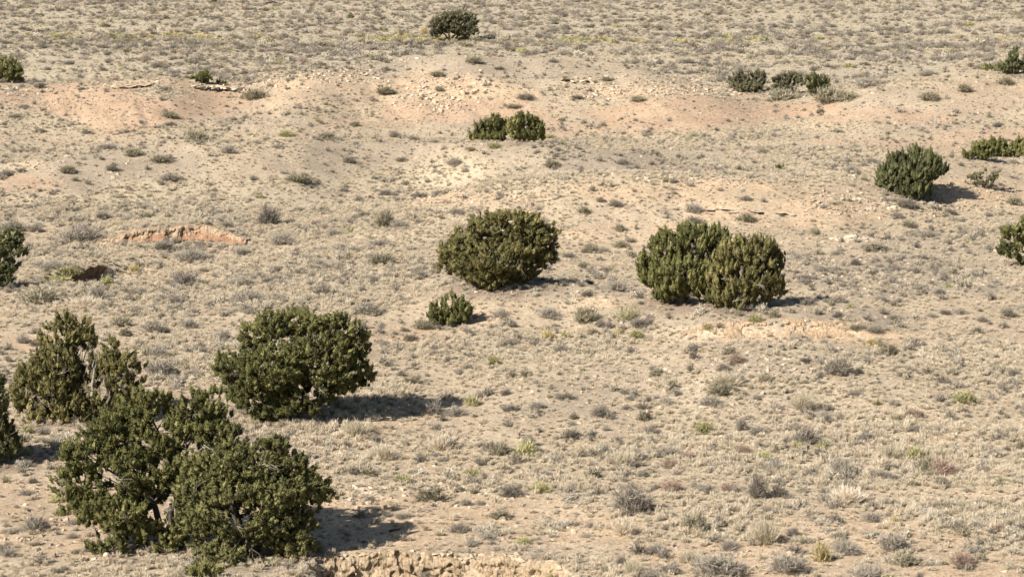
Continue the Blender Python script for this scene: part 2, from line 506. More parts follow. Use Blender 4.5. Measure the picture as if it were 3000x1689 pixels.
def wander(p0, p1, n, amt, sag=0.0):
    p0, p1 = Vector(p0), Vector(p1)
    L = (p1 - p0).length
    out = []
    for i in range(n + 1):
        t = i / n
        q = p0.lerp(p1, t)
        if 0 < i:
            w = amt * L * math.sin(math.pi * min(t, .9))
            q = q + Vector((random.uniform(-w, w), random.uniform(-w, w), random.uniform(-w, w) - sag * L * math.sin(math.pi * t)))
        out.append(q)
    return out


def twiggy(tb, p, d, L, r, depth, spread=0.6, up=0.15):
    n = 3
    pts = wander(p, Vector(p) + Vector(d) * L, n, 0.08)
    tb.add(pts, [r * (1 - 0.55 * i / n) for i in range(n + 1)], 4)
    if depth == 0:
        return
    for k in range(random.choice((2, 3))):
        i = random.choice((1, 2, 3))
        nd_ = Vector(d) + Vector((random.gauss(0, spread), random.gauss(0, spread), random.gauss(up, spread * .7)))
        twiggy(tb, pts[i], nd_.normalized(), L * random.uniform(.45, .75), r * 0.5, depth - 1, spread, up)


# ------------------------------------------------------------------ junipers
def rand_dirs(n, r):
    d = r.normal(size=(n, 3))
    return d / np.linalg.norm(d, axis=1, keepdims=True)


def leaf_tris(c, t, nrm, L, wd, r):
    """one slim triangle per row: centre c, long axis t, facing roughly nrm"""
    t = t / np.linalg.norm(t, axis=1, keepdims=True)
    s = np.cross(t, nrm)
    s = s / (np.linalg.norm(s, axis=1, keepdims=True) + 1e-6)
    L, wd = L[:, None], wd[:, None]
    a = c - t * L * 0.5 - s * wd * 0.5
    b = c - t * L * 0.4 + s * wd * 0.5
    e = c + t * L * 0.5
    return np.stack([a, b, e], 1).reshape(-1, 3)


def crown_mesh(lobes, seed, tuft, per, spiky, fill, holes):
    """lobes: world centre and radii. Upright tufts of scaly sprays stand all over the skin of the joined lobes."""
    r = np.random.default_rng(seed)
    P, D, T, K = [], [], [], []
    for i, (c, rad) in enumerate(lobes):
        c, rad = np.array(c), np.array(rad)
        area = 4 * math.pi * ((rad[0] * rad[1]) ** 1.6 / 3 + (rad[0] * rad[2]) ** 1.6 / 3 + (rad[1] * rad[2]) ** 1.6 / 3) ** (1 / 1.6)
        n = max(10, int(fill * 1.15 * area / (tuft * tuft * 2.9)))
        d = rand_dirs(n, r)
        bump = 0.92 + 0.50 * fbm(d[:, 0] * 2.6 + c[0] * 3, d[:, 2] * 2.6 + d[:, 1] * 2.2 + c[2] * 3, 3, seed + i)
        inner = r.random(n) < 0.22
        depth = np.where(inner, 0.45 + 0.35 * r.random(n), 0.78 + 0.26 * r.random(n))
        p = c + d * rad * (bump * depth)[:, None]
        ok = np.ones(n, bool)
        for j, (c2, rad2) in enumerate(lobes):
            if j != i:
                q = np.linalg.norm((p - np.array(c2)) / np.array(rad2), axis=1)
                ok &= ~((q < 0.66) & (r.random(n) < 0.9))
        gap = fbm(p[:, 0] / (tuft * 4.5), (p[:, 2] + p[:, 1] * .5) / (tuft * 4.5), 2, seed + 7)
        ok &= gap > holes - 0.66
        P.append(p[ok]); D.append(d[ok])
        T.append(np.full(int(ok.sum()), 0.5 + 0.11 * r.normal()))
        K.append(np.where(inner, 1.25, 1.0)[ok])
    P, D, T, K = (np.concatenate(q) for q in (P, D, T, K))
    k = len(P)
    ax = D * (0.75 - 0.45 * spiky) + np.array([0, 0, 0.55 + 0.75 * spiky]) + r.normal(size=(k, 3)) * 0.26
    ax[:, 2] = np.where(ax[:, 2] < -0.1, 0.1 * r.random(k), ax[:, 2])
    ax /= np.linalg.norm(ax, axis=1, keepdims=True)
    ks = tuft * K * (0.42 + 0.95 * r.random(k) ** 1.3)
    kl = ks * (1.25 + 1.2 * spiky) * (0.8 + 0.5 * r.random(k))
    T = T + 0.17 * r.normal(size=k)
    rep = np.repeat(np.arange(k), per)
    n = len(rep)
    h = r.random(n) ** 0.8                                    # along the tuft, foot to tip
    prof = np.sqrt(np.clip(1 - (h * 1.02 - 0.28) ** 2 / 0.56, 0.02, 1)) * (1 - 0.45 * spiky * h)
    e = rand_dirs(n, r)
    a = ax[rep]
    e = e - a * np.sum(e * a, axis=1, keepdims=True)
    e /= np.linalg.norm(e, axis=1, keepdims=True) + 1e-6
    c = P[rep] + a * ((h - 0.35) * 2 * kl[rep])[:, None] * 0.75 + e * (prof * ks[rep] * (0.7 + 0.3 * r.random(n)))[:, None]
    t = a * 0.9 + e * 0.55 + r.normal(size=(n, 3)) * 0.32
    nrm = e * 0.9 + a * (h[:, None] * 0.9 - 0.1) + r.normal(size=(n, 3)) * 0.38
    L = tuft * (0.42 + 0.36 * r.random(n))
    v = leaf_tris(c, t, nrm, L, L * (0.40 + 0.22 * r.random(n)), r)
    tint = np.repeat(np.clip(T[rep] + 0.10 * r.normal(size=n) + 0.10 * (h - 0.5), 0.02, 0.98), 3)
    # the solid heart of each tuft, tinted darker to paint in its inner shade
    u1 = np.cross(ax, np.array([0.31, 0.92, 0.24]) + r.normal(size=(k, 3)) * .2)
    u1 /= np.linalg.norm(u1, axis=1, keepdims=True)
    u2 = np.cross(ax, u1)
    w1, w2 = u1 * (ks * .80)[:, None], u2 * (ks * .80)[:, None]
    up, dn = P + ax * (kl * .80)[:, None], P - ax * (kl * .55)[:, None]
    ring = [P + w1, P + w2, P - w1, P - w2]
    tri = []
    for j in range(4):
        p, q = ring[j], ring[(j + 1) % 4]
        tri += [p, q, up, q, p, dn]
    core = np.stack(tri, 1).reshape(-1, 3)
    v = np.concatenate([v, core])
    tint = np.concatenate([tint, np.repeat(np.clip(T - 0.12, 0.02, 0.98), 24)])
    return v, np.arange(len(v)).reshape(-1, 3), tint


TREES = []       # (px, py, short name) landmarks for the smaller plants' labels


def juniper(short, label, base, lobes, mat='green', spiky=0.25, fill=1.0, holes=0.12, stems=4, knob_px=7.0, per=22, deadwood=0, limb_mat='bark',
            name='juniper_tree', cat='juniper', group='junipers scattered over the desert slope', show_trunk=1.0, seed=None):
    g, s = ground_at(*base)
    sd = seed if seed is not None else int(base[0] * 7 + base[1] * 13) % 100000
    random.seed(sd)
    root = link(bpy.data.objects.new(name, None))
    root.location = g
    root.empty_display_size = 0.3
    tag(root, label, cat, group)
    TREES.append((base[0], base[1], short))
    knob_px, per, holes = knob_px * 1.32, int(per * 1.7), holes - 0.04
    L = []
    for i, lb in enumerate(lobes):
        cx, cy, rx, ry = lb[:4]
        dy = lb[4] if len(lb) > 4 else random.uniform(-0.45, 0.45) * rx
        L.append((((cx - base[0]) * s, dy * s, (base[1] - cy) * s * 1.01 + dy * s * CAMZ / g.y), (rx * s * .98, rx * s * 0.9, ry * s * 1.0)))
    knob = max(knob_px * s, 0.05)
    v, f, t = crown_mesh(L, sd, knob, per, spiky, fill, holes)
    # no leaf under the ground
    gz = ground_z(v[:, 0] + g.x, v[:, 1] + g.y) - g.z
    low = (gz - v[:, 2]).reshape(-1, 3).max(1) < 0.0
    v, t = v.reshape(-1, 3, 3)[low].reshape(-1, 3), t.reshape(-1, 3)[low].ravel()
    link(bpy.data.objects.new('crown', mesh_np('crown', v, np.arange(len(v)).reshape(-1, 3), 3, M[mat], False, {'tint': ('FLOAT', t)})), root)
    # stems and limbs
    top = max(l[0][2] for l in L)
    wide = max(abs(l[0][0]) + l[1][0] for l in L)
    tr = Tubes()
    rad = max(0.020 * (top + wide), 0.5 * s)
    ends = []
    for i in range(stems):
        a = 2 * math.pi * (i + random.random() * .6) / stems
        sp = wide * 0.22 * show_trunk
        e = Vector((math.cos(a) * sp, math.sin(a) * sp, top * random.uniform(.35, .55)))
        p = wander((math.cos(a) * rad * .8, math.sin(a) * rad * .8, -0.15), e, 4, 0.07)
        tr.add(p, [rad * x for x in (1.25, .9, .75, .62, .5)], 6)
        ends.append(e)
    tr.build('trunk', M[limb_mat], root)
    for l in L:
        c = Vector(l[0])
        e = min(ends, key=lambda q: (q - c).length)
        lt = Tubes()
        p = wander(e * 0.75, c, 4, 0.10)
        lt.add(p, [rad * x for x in (.5, .36, .27, .18, .10)], 5)
        for k in range(5):
            d = Vector((random.gauss(0, 1), random.gauss(0, 1) - .3, random.gauss(.3, .8))).normalized()
            q = c + Vector([d[j] * l[1][j] * 0.9 for j in range(3)])
            lt.add(wander(p[random.choice((2, 3, 4))], q, 3, 0.12), [rad * x for x in (.14, .10, .07, .04)], 4)
        lt.build('limb', M[limb_mat], root)
    for k in range(int(deadwood * 1.5)):
        l = random.choice(L)
        db = Tubes()
        p0 = Vector(l[0]) + Vector((random.uniform(-.3, .3) * l[1][0], -l[1][1] * .75, random.uniform(-.6, .2) * l[1][2]))
        d = Vector((random.uniform(-1, 1), -0.8, random.uniform(-.2, .5))).normalized()
        twiggy(db, p0, d, min(l[1][0] * 0.4, 40 * s), max(0.010, .75 * s), 3, 0.55, 0.0)
        db.build('dead_branch', M['dead'], root)
    return root, g, s


juniper('the open layered juniper', 'big open-crowned juniper with daylight between its layered boughs, beside a dense one', (440, 1376),
        [(365, 1050, 72, 44, 60), (515, 1042, 76, 44, 40), (590, 1090, 36, 24, 0), (285, 1095, 80, 44, 30), (430, 1105, 110, 54, 30), (540, 1095, 74, 44, 10),
         (228, 1140, 84, 38, 0), (205, 1195, 60, 42, -20), (330, 1180, 115, 60, -10), (255, 1250, 72, 48, -40), (330, 1270, 90, 58, -60), (205, 1245, 30, 24, -30),
         (300, 1335, 66, 40, -80), (228, 1386, 18, 10, -90), (405, 1240, 95, 64, 0), (470, 1170, 95, 60, 10), (420, 1315, 74, 40, -40), (375, 1362, 44, 18, -60)],
        'green', 0.5, 0.9, 0.44, 4, 6.0, 24, 6)
juniper('the dense front juniper', 'dense rounded juniper crowding against the open-crowned juniper, above the crumbling bank', (628, 1390),
        [(640, 1160, 105, 48, 20), (545, 1190, 85, 58, 20), (722, 1185, 75, 45, 20), (775, 1245, 58, 50, 10), (600, 1265, 135, 85, -20), (500, 1285, 66, 66, -10),
         (705, 1305, 98, 72, -15), (815, 1250, 34, 18, 10), (790, 1205, 22, 24, 15), (585, 1140, 40, 30, 20), (690, 1128, 46, 24, 25), (560, 1365, 88, 48, -80), (655, 1392, 92, 40, -110), (740, 1360, 62, 46, -20), (490, 1225, 56, 56, 10),
         (690, 1225, 100, 60, -20), (600, 1418, 50, 22, -150)],
        'mid', 0.3, 0.95, 0.22, 4, 5.2, 22, 7)
juniper('the low juniper bush', 'knee-high juniper seedling bush at the foot of the dense rounded juniper', (512, 1452),
        [(502, 1428, 26, 20), (535, 1438, 22, 13), (485, 1438, 14, 10)], 'green', 0.3, 0.9, 0.1, 2, 6, 18, 0)
juniper('the spired juniper', 'juniper with a tall brownish spire and greyer skirts, behind the open-crowned juniper', (175, 1055),
        [(196, 832, 42, 44, 10), (158, 850, 46, 56, 0), (150, 905, 72, 70, -10), (125, 955, 88, 62, -20), (78, 985, 46, 46, -30), (170, 1010, 78, 46, -20),
         (115, 1032, 46, 22, -40), (228, 862, 20, 28, 10), (215, 940, 40, 50, 10), (60, 950, 24, 22, 0)],
        'olive', 0.7, 0.72, 0.22, 5, 5.6, 20, 7)
tb_root = juniper('the brown-olive juniper', 'brown-olive juniper half hidden behind the open-crowned juniper, with a bleached dead stem', (268, 1062),
        [(284, 872, 24, 34), (312, 922, 50, 38), (300, 965, 58, 54), (280, 1025, 58, 38), (250, 985, 32, 45), (337, 985, 20, 42), (262, 915, 18, 26), (325, 1030, 28, 26)],
        'olive', 0.55, 0.68, 0.26, 3, 5.6, 20, 4)
bt = Tubes()
_, g0, s0 = tb_root
bt.add(wander((-34 * s0, -12 * s0, 70 * s0), (-24 * s0, -18 * s0, 165 * s0), 6, 0.09), [4.5 * s0, 4.4 * s0, 4.2 * s0, 3.8 * s0, 3 * s0, 2 * s0, .6 * s0], 6)
for q in range(5):
    twiggy(bt, (-24 * s0, -15 * s0, (80 + 20 * q) * s0), Vector((random.uniform(-1, 1), -.3, random.uniform(.1, .8))).normalized(), 34 * s0, 1.6 * s0, 2, .5, .1)
bt.build('dead_stem', M['dead'], tb_root[0])
juniper('the bushy dark-shadowed juniper', 'broad bushy juniper with bleached twigs showing and a long shadow on the grass', (708, 1048),
        [(690, 815, 50, 38), (755, 822, 66, 40), (845, 825, 55, 42), (898, 868, 40, 50), (640, 852, 46, 40), (690, 905, 105, 62, -60), (800, 900, 108, 74, -30),
         (890, 935, 48, 42), (600, 915, 56, 40), (560, 915, 24, 20), (600, 970, 42, 32), (650, 985, 66, 42, -40), (765, 985, 86, 42, -30), (690, 1022, 56, 18, -40),
         (850, 970, 42, 22), (930, 945, 15, 16, 10)],
        'green', 0.3, 0.78, 0.18, 4, 6.0, 24, 9)
juniper('the small spiky juniper', 'small dark spiky juniper alone beside a low orange bank', (1130, 816),
        [(1102, 785, 28, 28), (1140, 778, 36, 32), (1170, 790, 20, 22), (1130, 800, 42, 16)], 'green', 0.85, 0.85, 0.1, 3, 5.5, 20, 0)
juniper('the domed juniper', 'broad domed juniper with an overhanging lobe and a notch under its side', (1235, 712),
        [(1290, 556, 68, 24), (1235, 585, 70, 42), (1330, 592, 56, 36), (1384, 605, 26, 40, 10), (1178, 608, 50, 38), (1128, 642, 32, 32), (1250, 640, 106, 52, -40),
         (1335, 640, 46, 26), (1160, 672, 52, 28), (1235, 688, 84, 24, -30), (1312, 678, 52, 30, -10), (1380, 648, 26, 18), (1345, 660, 30, 26)],
        'olive', 0.3, 0.85, 0.10, 4, 5.6, 22, 4)
juniper('the green twin juniper', 'tall green juniper standing tight against a browner twin juniper', (1715, 763),
        [(1745, 595, 78, 32), (1680, 625, 58, 46), (1800, 605, 32, 40), (1640, 690, 38, 38), (1715, 680, 92, 58, -30), (1682, 742, 48, 20), (1780, 690, 45, 62), (1620, 650, 18, 20)],
        'green', 0.75, 0.80, 0.14, 4, 5.6, 22, 3)
juniper('the brown twin juniper', 'brownish spired juniper standing tight against a greener twin juniper', (1855, 770),
        [(1848, 635, 52, 42), (1902, 622, 48, 36), (1944, 655, 32, 42), (1812, 690, 40, 62, -20), (1880, 695, 80, 58, -20), (1850, 742, 66, 28, -20), (1930, 718, 42, 34), (1800, 740, 28, 26)],
        'olive', 0.85, 0.78, 0.16, 4, 5.4, 22, 4)
juniper('the many-fingered juniper', 'compact juniper with many upright finger-like tips on the rocky rise', (2292, 490),
        [(2258, 412, 34, 32), (2310, 402, 40, 26), (2342, 425, 30, 32), (2290, 440, 64, 40, -20), (2230, 440, 26, 32), (2371, 428, 11, 15), (2300, 472, 56, 18), (2216, 462, 15, 22)],
        'dark_green', 0.9, 0.85, 0.10, 4, 5.0, 20, 2)
juniper('the stepped juniper row', 'low juniper with a trailing step, first of a row atop the grey slope', (2460, 402),
        [(2470, 377, 26, 20), (2436, 391, 20, 10), (2480, 390, 24, 12)], 'green', 0.5, 0.9, 0.08, 3, 4.2, 18, 0)
juniper('the middle juniper of the row', 'low round juniper in the middle of the row atop the grey slope', (2508, 394),
        [(2506, 371, 30, 20), (2530, 378, 18, 15), (2495, 385, 20, 12)], 'green', 0.5, 0.9, 0.08, 3, 4.2, 18, 0)
juniper('the end juniper of the row', 'low juniper at the edge of the view, last of the row atop the grey slope', (2568, 396),
        [(2562, 374, 20, 22), (2592, 378, 28, 22), (2575, 388, 24, 12)], 'green', 0.6, 0.9, 0.08, 3, 4.2, 18, 0)
juniper('the paired juniper with a low skirt', 'pale-tipped juniper with a low trailing skirt, one of a pair below the rocky mound', (1236, 356),
        [(1246, 308, 24, 18), (1226, 328, 32, 24), (1196, 345, 18, 11), (1262, 333, 16, 22), (1238, 346, 34, 10)], 'green', 0.7, 0.9, 0.1, 3, 4.4, 20, 0)
juniper('the paired juniper with a pale limb', 'round juniper with a pale bare limb inside, one of a pair below the rocky mound', (1320, 356),
        [(1322, 306, 36, 17), (1300, 324, 26, 28), (1346, 322, 24, 24), (1325, 344, 44, 12), (1362, 332, 10, 18)], 'green', 0.6, 0.9, 0.1, 3, 4.4, 20, 3)
juniper('the umbrella juniper', 'umbrella-shaped grey-green juniper showing its dark trunks, alone on the far flat', (1134, 103),
        [(1142, 44, 40, 13), (1106, 60, 28, 18), (1172, 57, 30, 18), (1186, 76, 20, 14), (1096, 82, 20, 11), (1140, 66, 46, 18), (1165, 82, 22, 8)],
        'grey_green', 0.2, 0.85, 0.12, 5, 3.4, 16, 0, limb_mat='dark_dead', show_trunk=2.2)
juniper('the ridge-end juniper', 'dark rounded juniper at the edge of the view, on the ridge end above a ledge', (28, 208),
        [(15, 172, 36, 24), (45, 183, 12, 20), (-20, 185, 24, 22), (25, 192, 30, 14)], 'green', 0.35, 0.9, 0.08, 3, 4.0, 18, 0)
juniper('the flat-topped juniper', 'low dark flat-topped juniper on the crest above broken ledges', (512, 207),
        [(514, 192, 20, 12), (490, 197, 15, 7), (505, 200, 26, 7)], 'green', 0.3, 0.9, 0.08, 2, 3.6, 18, 0)
juniper('the creeping juniper', 'tiny creeping juniper beside the low flat-topped juniper', (554, 211),
        [(548, 206, 9, 4), (563, 208, 8, 3)], 'dark_green', 0.3, 0.9, 0.08, 2, 3.2, 16, 0)
juniper('the loose grey juniper', 'loose grey-green juniper in the saddle, on the side of the rocky mound', (1885, 233),
        [(1860, 203, 24, 20), (1902, 202, 24, 20), (1880, 218, 40, 13), (1915, 190, 10, 12)], 'grey_green', 0.35, 0.75, 0.32, 4, 3.6, 18, 1)
juniper('the middle saddle juniper', 'thin olive juniper in the saddle, between two other junipers', (1972, 236),
        [(1962, 208, 22, 22), (1994, 203, 24, 18), (1975, 222, 24, 12), (2012, 210, 14, 12)], 'grey_green', 0.35, 0.75, 0.32, 3, 3.6, 18, 0)
juniper('the dark-footed juniper', 'ragged juniper with a dark dead foot, on the hill side of the saddle', (2046, 241),
        [(2035, 202, 30, 17), (2062, 208, 24, 18), (2050, 226, 16, 12), (2078, 214, 10, 10)], 'dark_green', 0.3, 0.75, 0.32, 3, 3.6, 18, 2, limb_mat='dark_dead', show_trunk=1.4)
juniper('the pointed far juniper', 'juniper with a narrow pointed top over wide skirts, at the edge of the far flat', (2552, 186),
        [(2552, 130, 8, 14), (2548, 148, 18, 16), (2548, 170, 38, 16), (2590, 165, 28, 22), (2522, 174, 16, 10)], 'dark_green', 0.4, 0.72, 0.22, 3, 3.6, 18, 0)
juniper('the little far juniper', 'little round juniper beside the pointed juniper on the far flat', (2490, 179),
        [(2490, 170, 13, 8), (2480, 173, 6, 5)], 'green', 0.3, 0.9, 0.1, 2, 3.4, 16, 0)
juniper('the feathery edge juniper', 'feathery juniper cut by the edge of the view beside a grey gravel slope', (2592, 668),
        [(2538, 583, 26, 18), (2532, 625, 28, 17), (2578, 560, 13, 24), (2588, 608, 40, 38), (2575, 650, 22, 16), (2620, 580, 40, 40)], 'green', 0.35, 0.7, 0.26, 3, 5.4, 22, 0)
juniper('the ragged dark juniper', 'ragged dark juniper cut by the edge of the view, near the shaded bank', (-2, 724),
        [(22, 606, 40, 24), (38, 632, 32, 22), (-10, 640, 48, 46), (12, 690, 28, 28), (-45, 650, 50, 56), (25, 665, 26, 20)], 'dark_green', 0.25, 0.72, 0.22, 4, 5.6, 22, 2, limb_mat='dark_dead')
juniper('the shaded edge juniper', 'shaded dark juniper cut off by the picture edge, its shadow reaching the open-crowned juniper', (-62, 1172),
        [(-8, 958, 26, 32), (-4, 1005, 32, 40), (-45, 1010, 60, 55), (-2, 1060, 30, 34), (14, 1085, 30, 30), (24, 1115, 32, 30), (-60, 1095, 76, 60), (-20, 1135, 40, 20), (-110, 1040, 60, 80)], 'dark_green', 0.7, 0.8, 0.18, 4, 6, 22, 0)  # darker foliage colour paints in the shade on its visible side
juniper('the sparse scrubby juniper', 'sparse scrubby olive juniper on the pale slope below the juniper row', (2476, 474),
        [(2494, 440, 30, 16), (2456, 454, 22, 16), (2478, 458, 28, 12), (2482, 425, 10, 10)], 'grey_green', 0.2, 0.5, 0.36, 4, 4.0, 16, 0)
juniper('the seedling juniper', 'single dark juniper seedling in the grassy dip above the sandy slope', (1962, 429),
        [(1962, 422, 11, 6)], 'green', 0.4, 0.9, 0.1, 1, 3.6, 16, 0)
juniper('the far seedling', 'tiny dark juniper speck alone on the far flat', (882, 47),
        [(882, 41, 8, 5)], 'dark_green', 0.3, 0.9, 0.1, 1, 3.0, 14, 0)
juniper('the topmost far juniper', 'small dark juniper at the very top of the view beside a dead log', (535, 10),
        [(535, 2, 8, 8), (540, -6, 8, 8)], 'dark_green', 0.3, 0.9, 0.1, 1, 3.0, 14, 0)

# ------------------------------------------------------------------ dead snags and fallen wood
def snag(label, base, stems, mat='dead', name='dead_snag', depth=3, spread=0.5):
    g, s = ground_at(*base)
    random.seed(int(base[0] * 3 + base[1]))
    root = link(bpy.data.objects.new(name, None))
    root.location = g
    tag(root, label, 'dead shrub' if name == 'dead_shrub' else 'dead tree')
    tb = Tubes()
    tb.add(wander((0, 0, -0.1), (0, 0, 4 * s), 2, 0.1), [1.6 * s, 1.5 * s, 1.3 * s], 5)
    tb.build('stump', M[mat], root)
    for (dx, dz, r) in stems:
        t = Tubes()
        e = Vector((dx * s, random.uniform(-.3, .3) * abs(dx) * s, dz * s))
        L = e.length
        d = e.normalized()
        twiggy(t, (0, 0, 2 * s), d, L * 0.62, r * s, depth, spread, 0.1)
        t.build('branch', M[mat], root)
    return root


snag('bare leaning grey snag rising behind the umbrella-shaped juniper', (1156, 42), [(22, 40, 1.5), (30, 36, .9), (14, 30, .7)], 'dark_dead', depth=2, spread=.3)
snag('bare spreading dead shrub on the pinkish slope under the hill', (2352, 318), [(-22, 26, 1.1), (-8, 26, 1.0), (14, 34, 1.2), (4, 22, .8)], 'dead', depth=2, spread=.35)
snag('thin bare twigs standing behind the grey mound', (948, 356), [(-8, 36, .8), (8, 24, .7)], 'dark_dead', depth=1, spread=.3)
snag('dark tangled dead shrub on the far flat below yellow brush', (1748, 124), [(-20, 16, 1.5), (10, 12, 1.8), (-6, 20, 1.2), (20, 6, 1.5)], 'dark_dead', 'dead_shrub', 3, .6)
snag('single thin dead stem standing in pale grass behind the hill', (2233, 198), [(0, 30, .9), (-14, 20, .4), (8, 22, .4)], 'dark_dead', depth=1, spread=.25)
snag('sprawling leafless shrub on the crumbling bank at the foot of the view', (1345, 1432), [(-55, 50, 1.6), (-25, 60, 1.3), (20, 66, 1.4), (50, 40, 1.2), (0, 50, 1.2)], 'dead', 'dead_shrub', 3, .5)


def log(label, a, b, r):
    (p, s), (q, _) = ground_at(*a), ground_at(*b)
    random.seed(5)
    tb = Tubes()
    o = (p + q) / 2
    pts = wander(p - o + Vector((0, 0, r * .8)), q - o + Vector((0, 0, r * .8)), 6, 0.03)
    tb.add(pts, [r, r * .95, r * .85, r * .8, r * .6, r * .5, r * .2], 6)
    ob = tb.build('fallen_log', M['dark_dead'])
    ob.location = o
    tag(ob, label, 'log')


log('dark fallen log lying at the top of the far flat', (656, 12), (728, 8), 0.17)
log('grey dead branch lying below the open-crowned juniper', (375, 1432), (428, 1424), 0.03)
log('pale dead branch lying in the shadow of the dense juniper', (980, 1338), (1010, 1330), 0.035)

# ------------------------------------------------------------------ eroded earth banks
def bank(label, edge, low_col, top_col, band=0.5, flute=0.16, freq=3.0, over=0.25, base_drop=0.12, name='eroded_bank', ns=260, nh=20, rough=0.06, lean=0.85):
    """edge: list of (x, y_foot, z_foot, y_top, z_top) along the bank, world units"""
    e = np.array(edge, float)
    seg = np.concatenate([[0], np.cumsum(np.hypot(np.diff(e[:, 0]), np.diff(e[:, 1])))])
    ss = np.linspace(0, seg[-1], ns)
    ex = [np.interp(ss, seg, e[:, k]) for k in range(5)]
    dx, dy = np.gradient(ex[0]), np.gradient(ex[1])
    ln = np.hypot(dx, dy) + 1e-9
    nx, ny = dy / ln, -dx / ln                      # faces the lookout for an edge running in +x
    V, Cc = [], []
    tt = np.concatenate([np.linspace(0, 1, nh), [1.02, 1.03]])
    hgt = ex[4] - ex[2]
    for i, t in enumerate(tt):
        tc = min(t, 1)
        z = ex[2] - base_drop + (hgt + base_drop) * tc
        if i < nh:
            wx = ss + 0.25 * fbm(ss * 1.3, 0 * ss + 3, 3, 70)
            f = (0.5 + 0.9 * fbm(wx * freq, 0 * ss + tc * 0.5, 5, 71)) * flute * (0.25 + 0.75 * math.sin(math.pi * min(tc * 1.1, 1)))
            notch = smooth(0.18, 0.42, fbm(ss * 0.8, 0 * ss + 9, 2, 75)) * flute * 0.9
            cell = _h(np.floor(wx * 4.2 + 0.8 * fbm(ss * 3, z * 5, 2, 83)), np.floor(z * 6.5 + 1.2 * fbm(ss * 2, z * 2, 2, 85)), 5) - 0.5
            f2 = fbm(ss * 6.0, z * 9.0, 4, 77) * rough + cell * rough * 1.6
            out = -f - notch + f2 + over * tc ** 3 * np.clip(hgt, 0, 1) - over * 0.4
            out = out + (1 - tc) ** 2 * 0.30
            wob = (fbm(ss * 1.7, 0 * ss, 5, 81) * 0.30 - 0.08) * np.clip(hgt, 0, 1) * smooth(0.25, 1.0, tc)
            z = z + wob
            X = ex[0] + nx * out
            Y = ex[1] + (ex[3] - ex[1]) * tc * lean + ny * out
        else:
            back = 0.3 if i == nh else 0.9
            X = ex[0] - nx * back
            Y = np.maximum(ex[3], ex[1]) - ny * back
            z = np.minimum(z, ground_z(X, Y)) + (0.03 if i == nh else -0.06)
        V.append(np.stack([X, Y, z], -1))
        mixv = smooth(band - .06, band + .06, tc + 0.28 * fbm(ss * 1.9, 0 * ss + tc * 2, 5, 91))
        Cc.append(np.array(low_col) + (np.array(top_col) - np.array(low_col)) * mixv[:, None])
    V, Cc = np.concatenate(V), np.concatenate(Cc)
    ids = np.arange(len(V)).reshape(len(tt), ns)
    q = np.stack([ids[:-1, :-1], ids[:-1, 1:], ids[1:, 1:], ids[1:, :-1]], -1).reshape(-1, 4)
    o = V.mean(0)
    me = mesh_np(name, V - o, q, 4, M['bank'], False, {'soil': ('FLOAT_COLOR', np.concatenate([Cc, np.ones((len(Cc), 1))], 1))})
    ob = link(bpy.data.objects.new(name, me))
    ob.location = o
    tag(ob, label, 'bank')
    return ob


def rise_edge(k, u0, u1, n=24, front=0.35):
    us_, ds_, hs_, wf, wb = RISE_T[k]
    out = []
    for u in np.linspace(u0, u1, n):
        dc = np.interp(u, us_, ds_)
        yf = dc - wf - front
        x = (u - 1288) / F * (yf * CP + CAMZ * SP)
        out.append((x, yf, float(height(u, yf)), dc, max(float(height(u, dc)), float(height(u, yf)) + 0.02) + 0.02))
    return out


bank('fluted cut bank with a red-brown base under a tan upper layer', rise_edge(5, 245, 615, 40), (0.36, 0.210, 0.128), (0.42, 0.312, 0.208), 0.58, 0.34, 1.9, 0.06, ns=600, rough=0.08, lean=0.5)
bank('low orange-tan cut bank with small notches beside the pale grass', rise_edge(6, 1720, 2260, 40), (0.44, 0.315, 0.195), (0.46, 0.34, 0.22), 0.5, 0.36, 1.1, 0.06, ns=600, rough=0.08)
bank('very low orange bank edge beside the small spiky juniper', rise_edge(7, 930, 1140, 24), (0.44, 0.32, 0.20), (0.46, 0.345, 0.225), 0.5, 0.3, 1.5, 0.06, ns=300)

ed = []
for i in range(20):
    t = i / 19
    x, y = -20.12 + 1.3 * t, 106.25 + 1.95 * t
    zt = float(ground_z(x - .25, y + .2))
    zf = min(float(ground_z(x + .55, y - .35)), zt - .05)
    ed.append((x + .42, y - .28, zf, y - .2, zt + .05))
bank('short undercut bank in deep shade near the ragged dark juniper', ed, (0.20, 0.13, 0.085), (0.27, 0.19, 0.125), 0.5, 0.12, 2.2, 0.35, ns=160, lean=0.2)  # earth colours set dark, painting in the shade under the overhang

ed = []
for u in np.linspace(812, 1425, 40):
    e0 = np.interp(u, [560, 700, 780, 1000, 1300, 1400, 1500], [53.2, 55.6, 57.0, 57.3, 57.0, 56.4, 53.0])
    yt = e0 - 0.35
    yf = e0 - 1.15
    x = (u - 1288) / F * (yf * CP + CAMZ * SP)
    ed.append((x, yf - .15, float(height(u, yf - .3)) - .05, yt, float(height(u, yt + .3)) + .03))
bank('crumbling tan bank of cracked clods at the foot of the view', ed, (0.45, 0.32, 0.19), (0.49, 0.375, 0.245), 0.55, 0.20, 1.0, 0.08, ns=700, nh=40, rough=0.10, lean=0.75)

# ------------------------------------------------------------------ rock: a few stone shapes shared by every outcrop
import bmesh


def stone_mesh(seed, sx, sy, sz, mat, n=15):
    r = np.random.default_rng(seed)
    bm = bmesh.new()
    p = rand_dirs(n, r)
    p = np.sign(p) * np.abs(p) ** 0.6 * np.array([sx, sy, sz]) * 0.55
    for q in p:
        bm.verts.new(q)
    bmesh.ops.convex_hull(bm, input=bm.verts)
    for v in [v for v in bm.verts if not v.link_faces]:
        bm.verts.remove(v)
    me = bpy.data.meshes.new('stone')
    bm.to_mesh(me)
    bm.free()
    me.materials.append(M[mat])
    return me


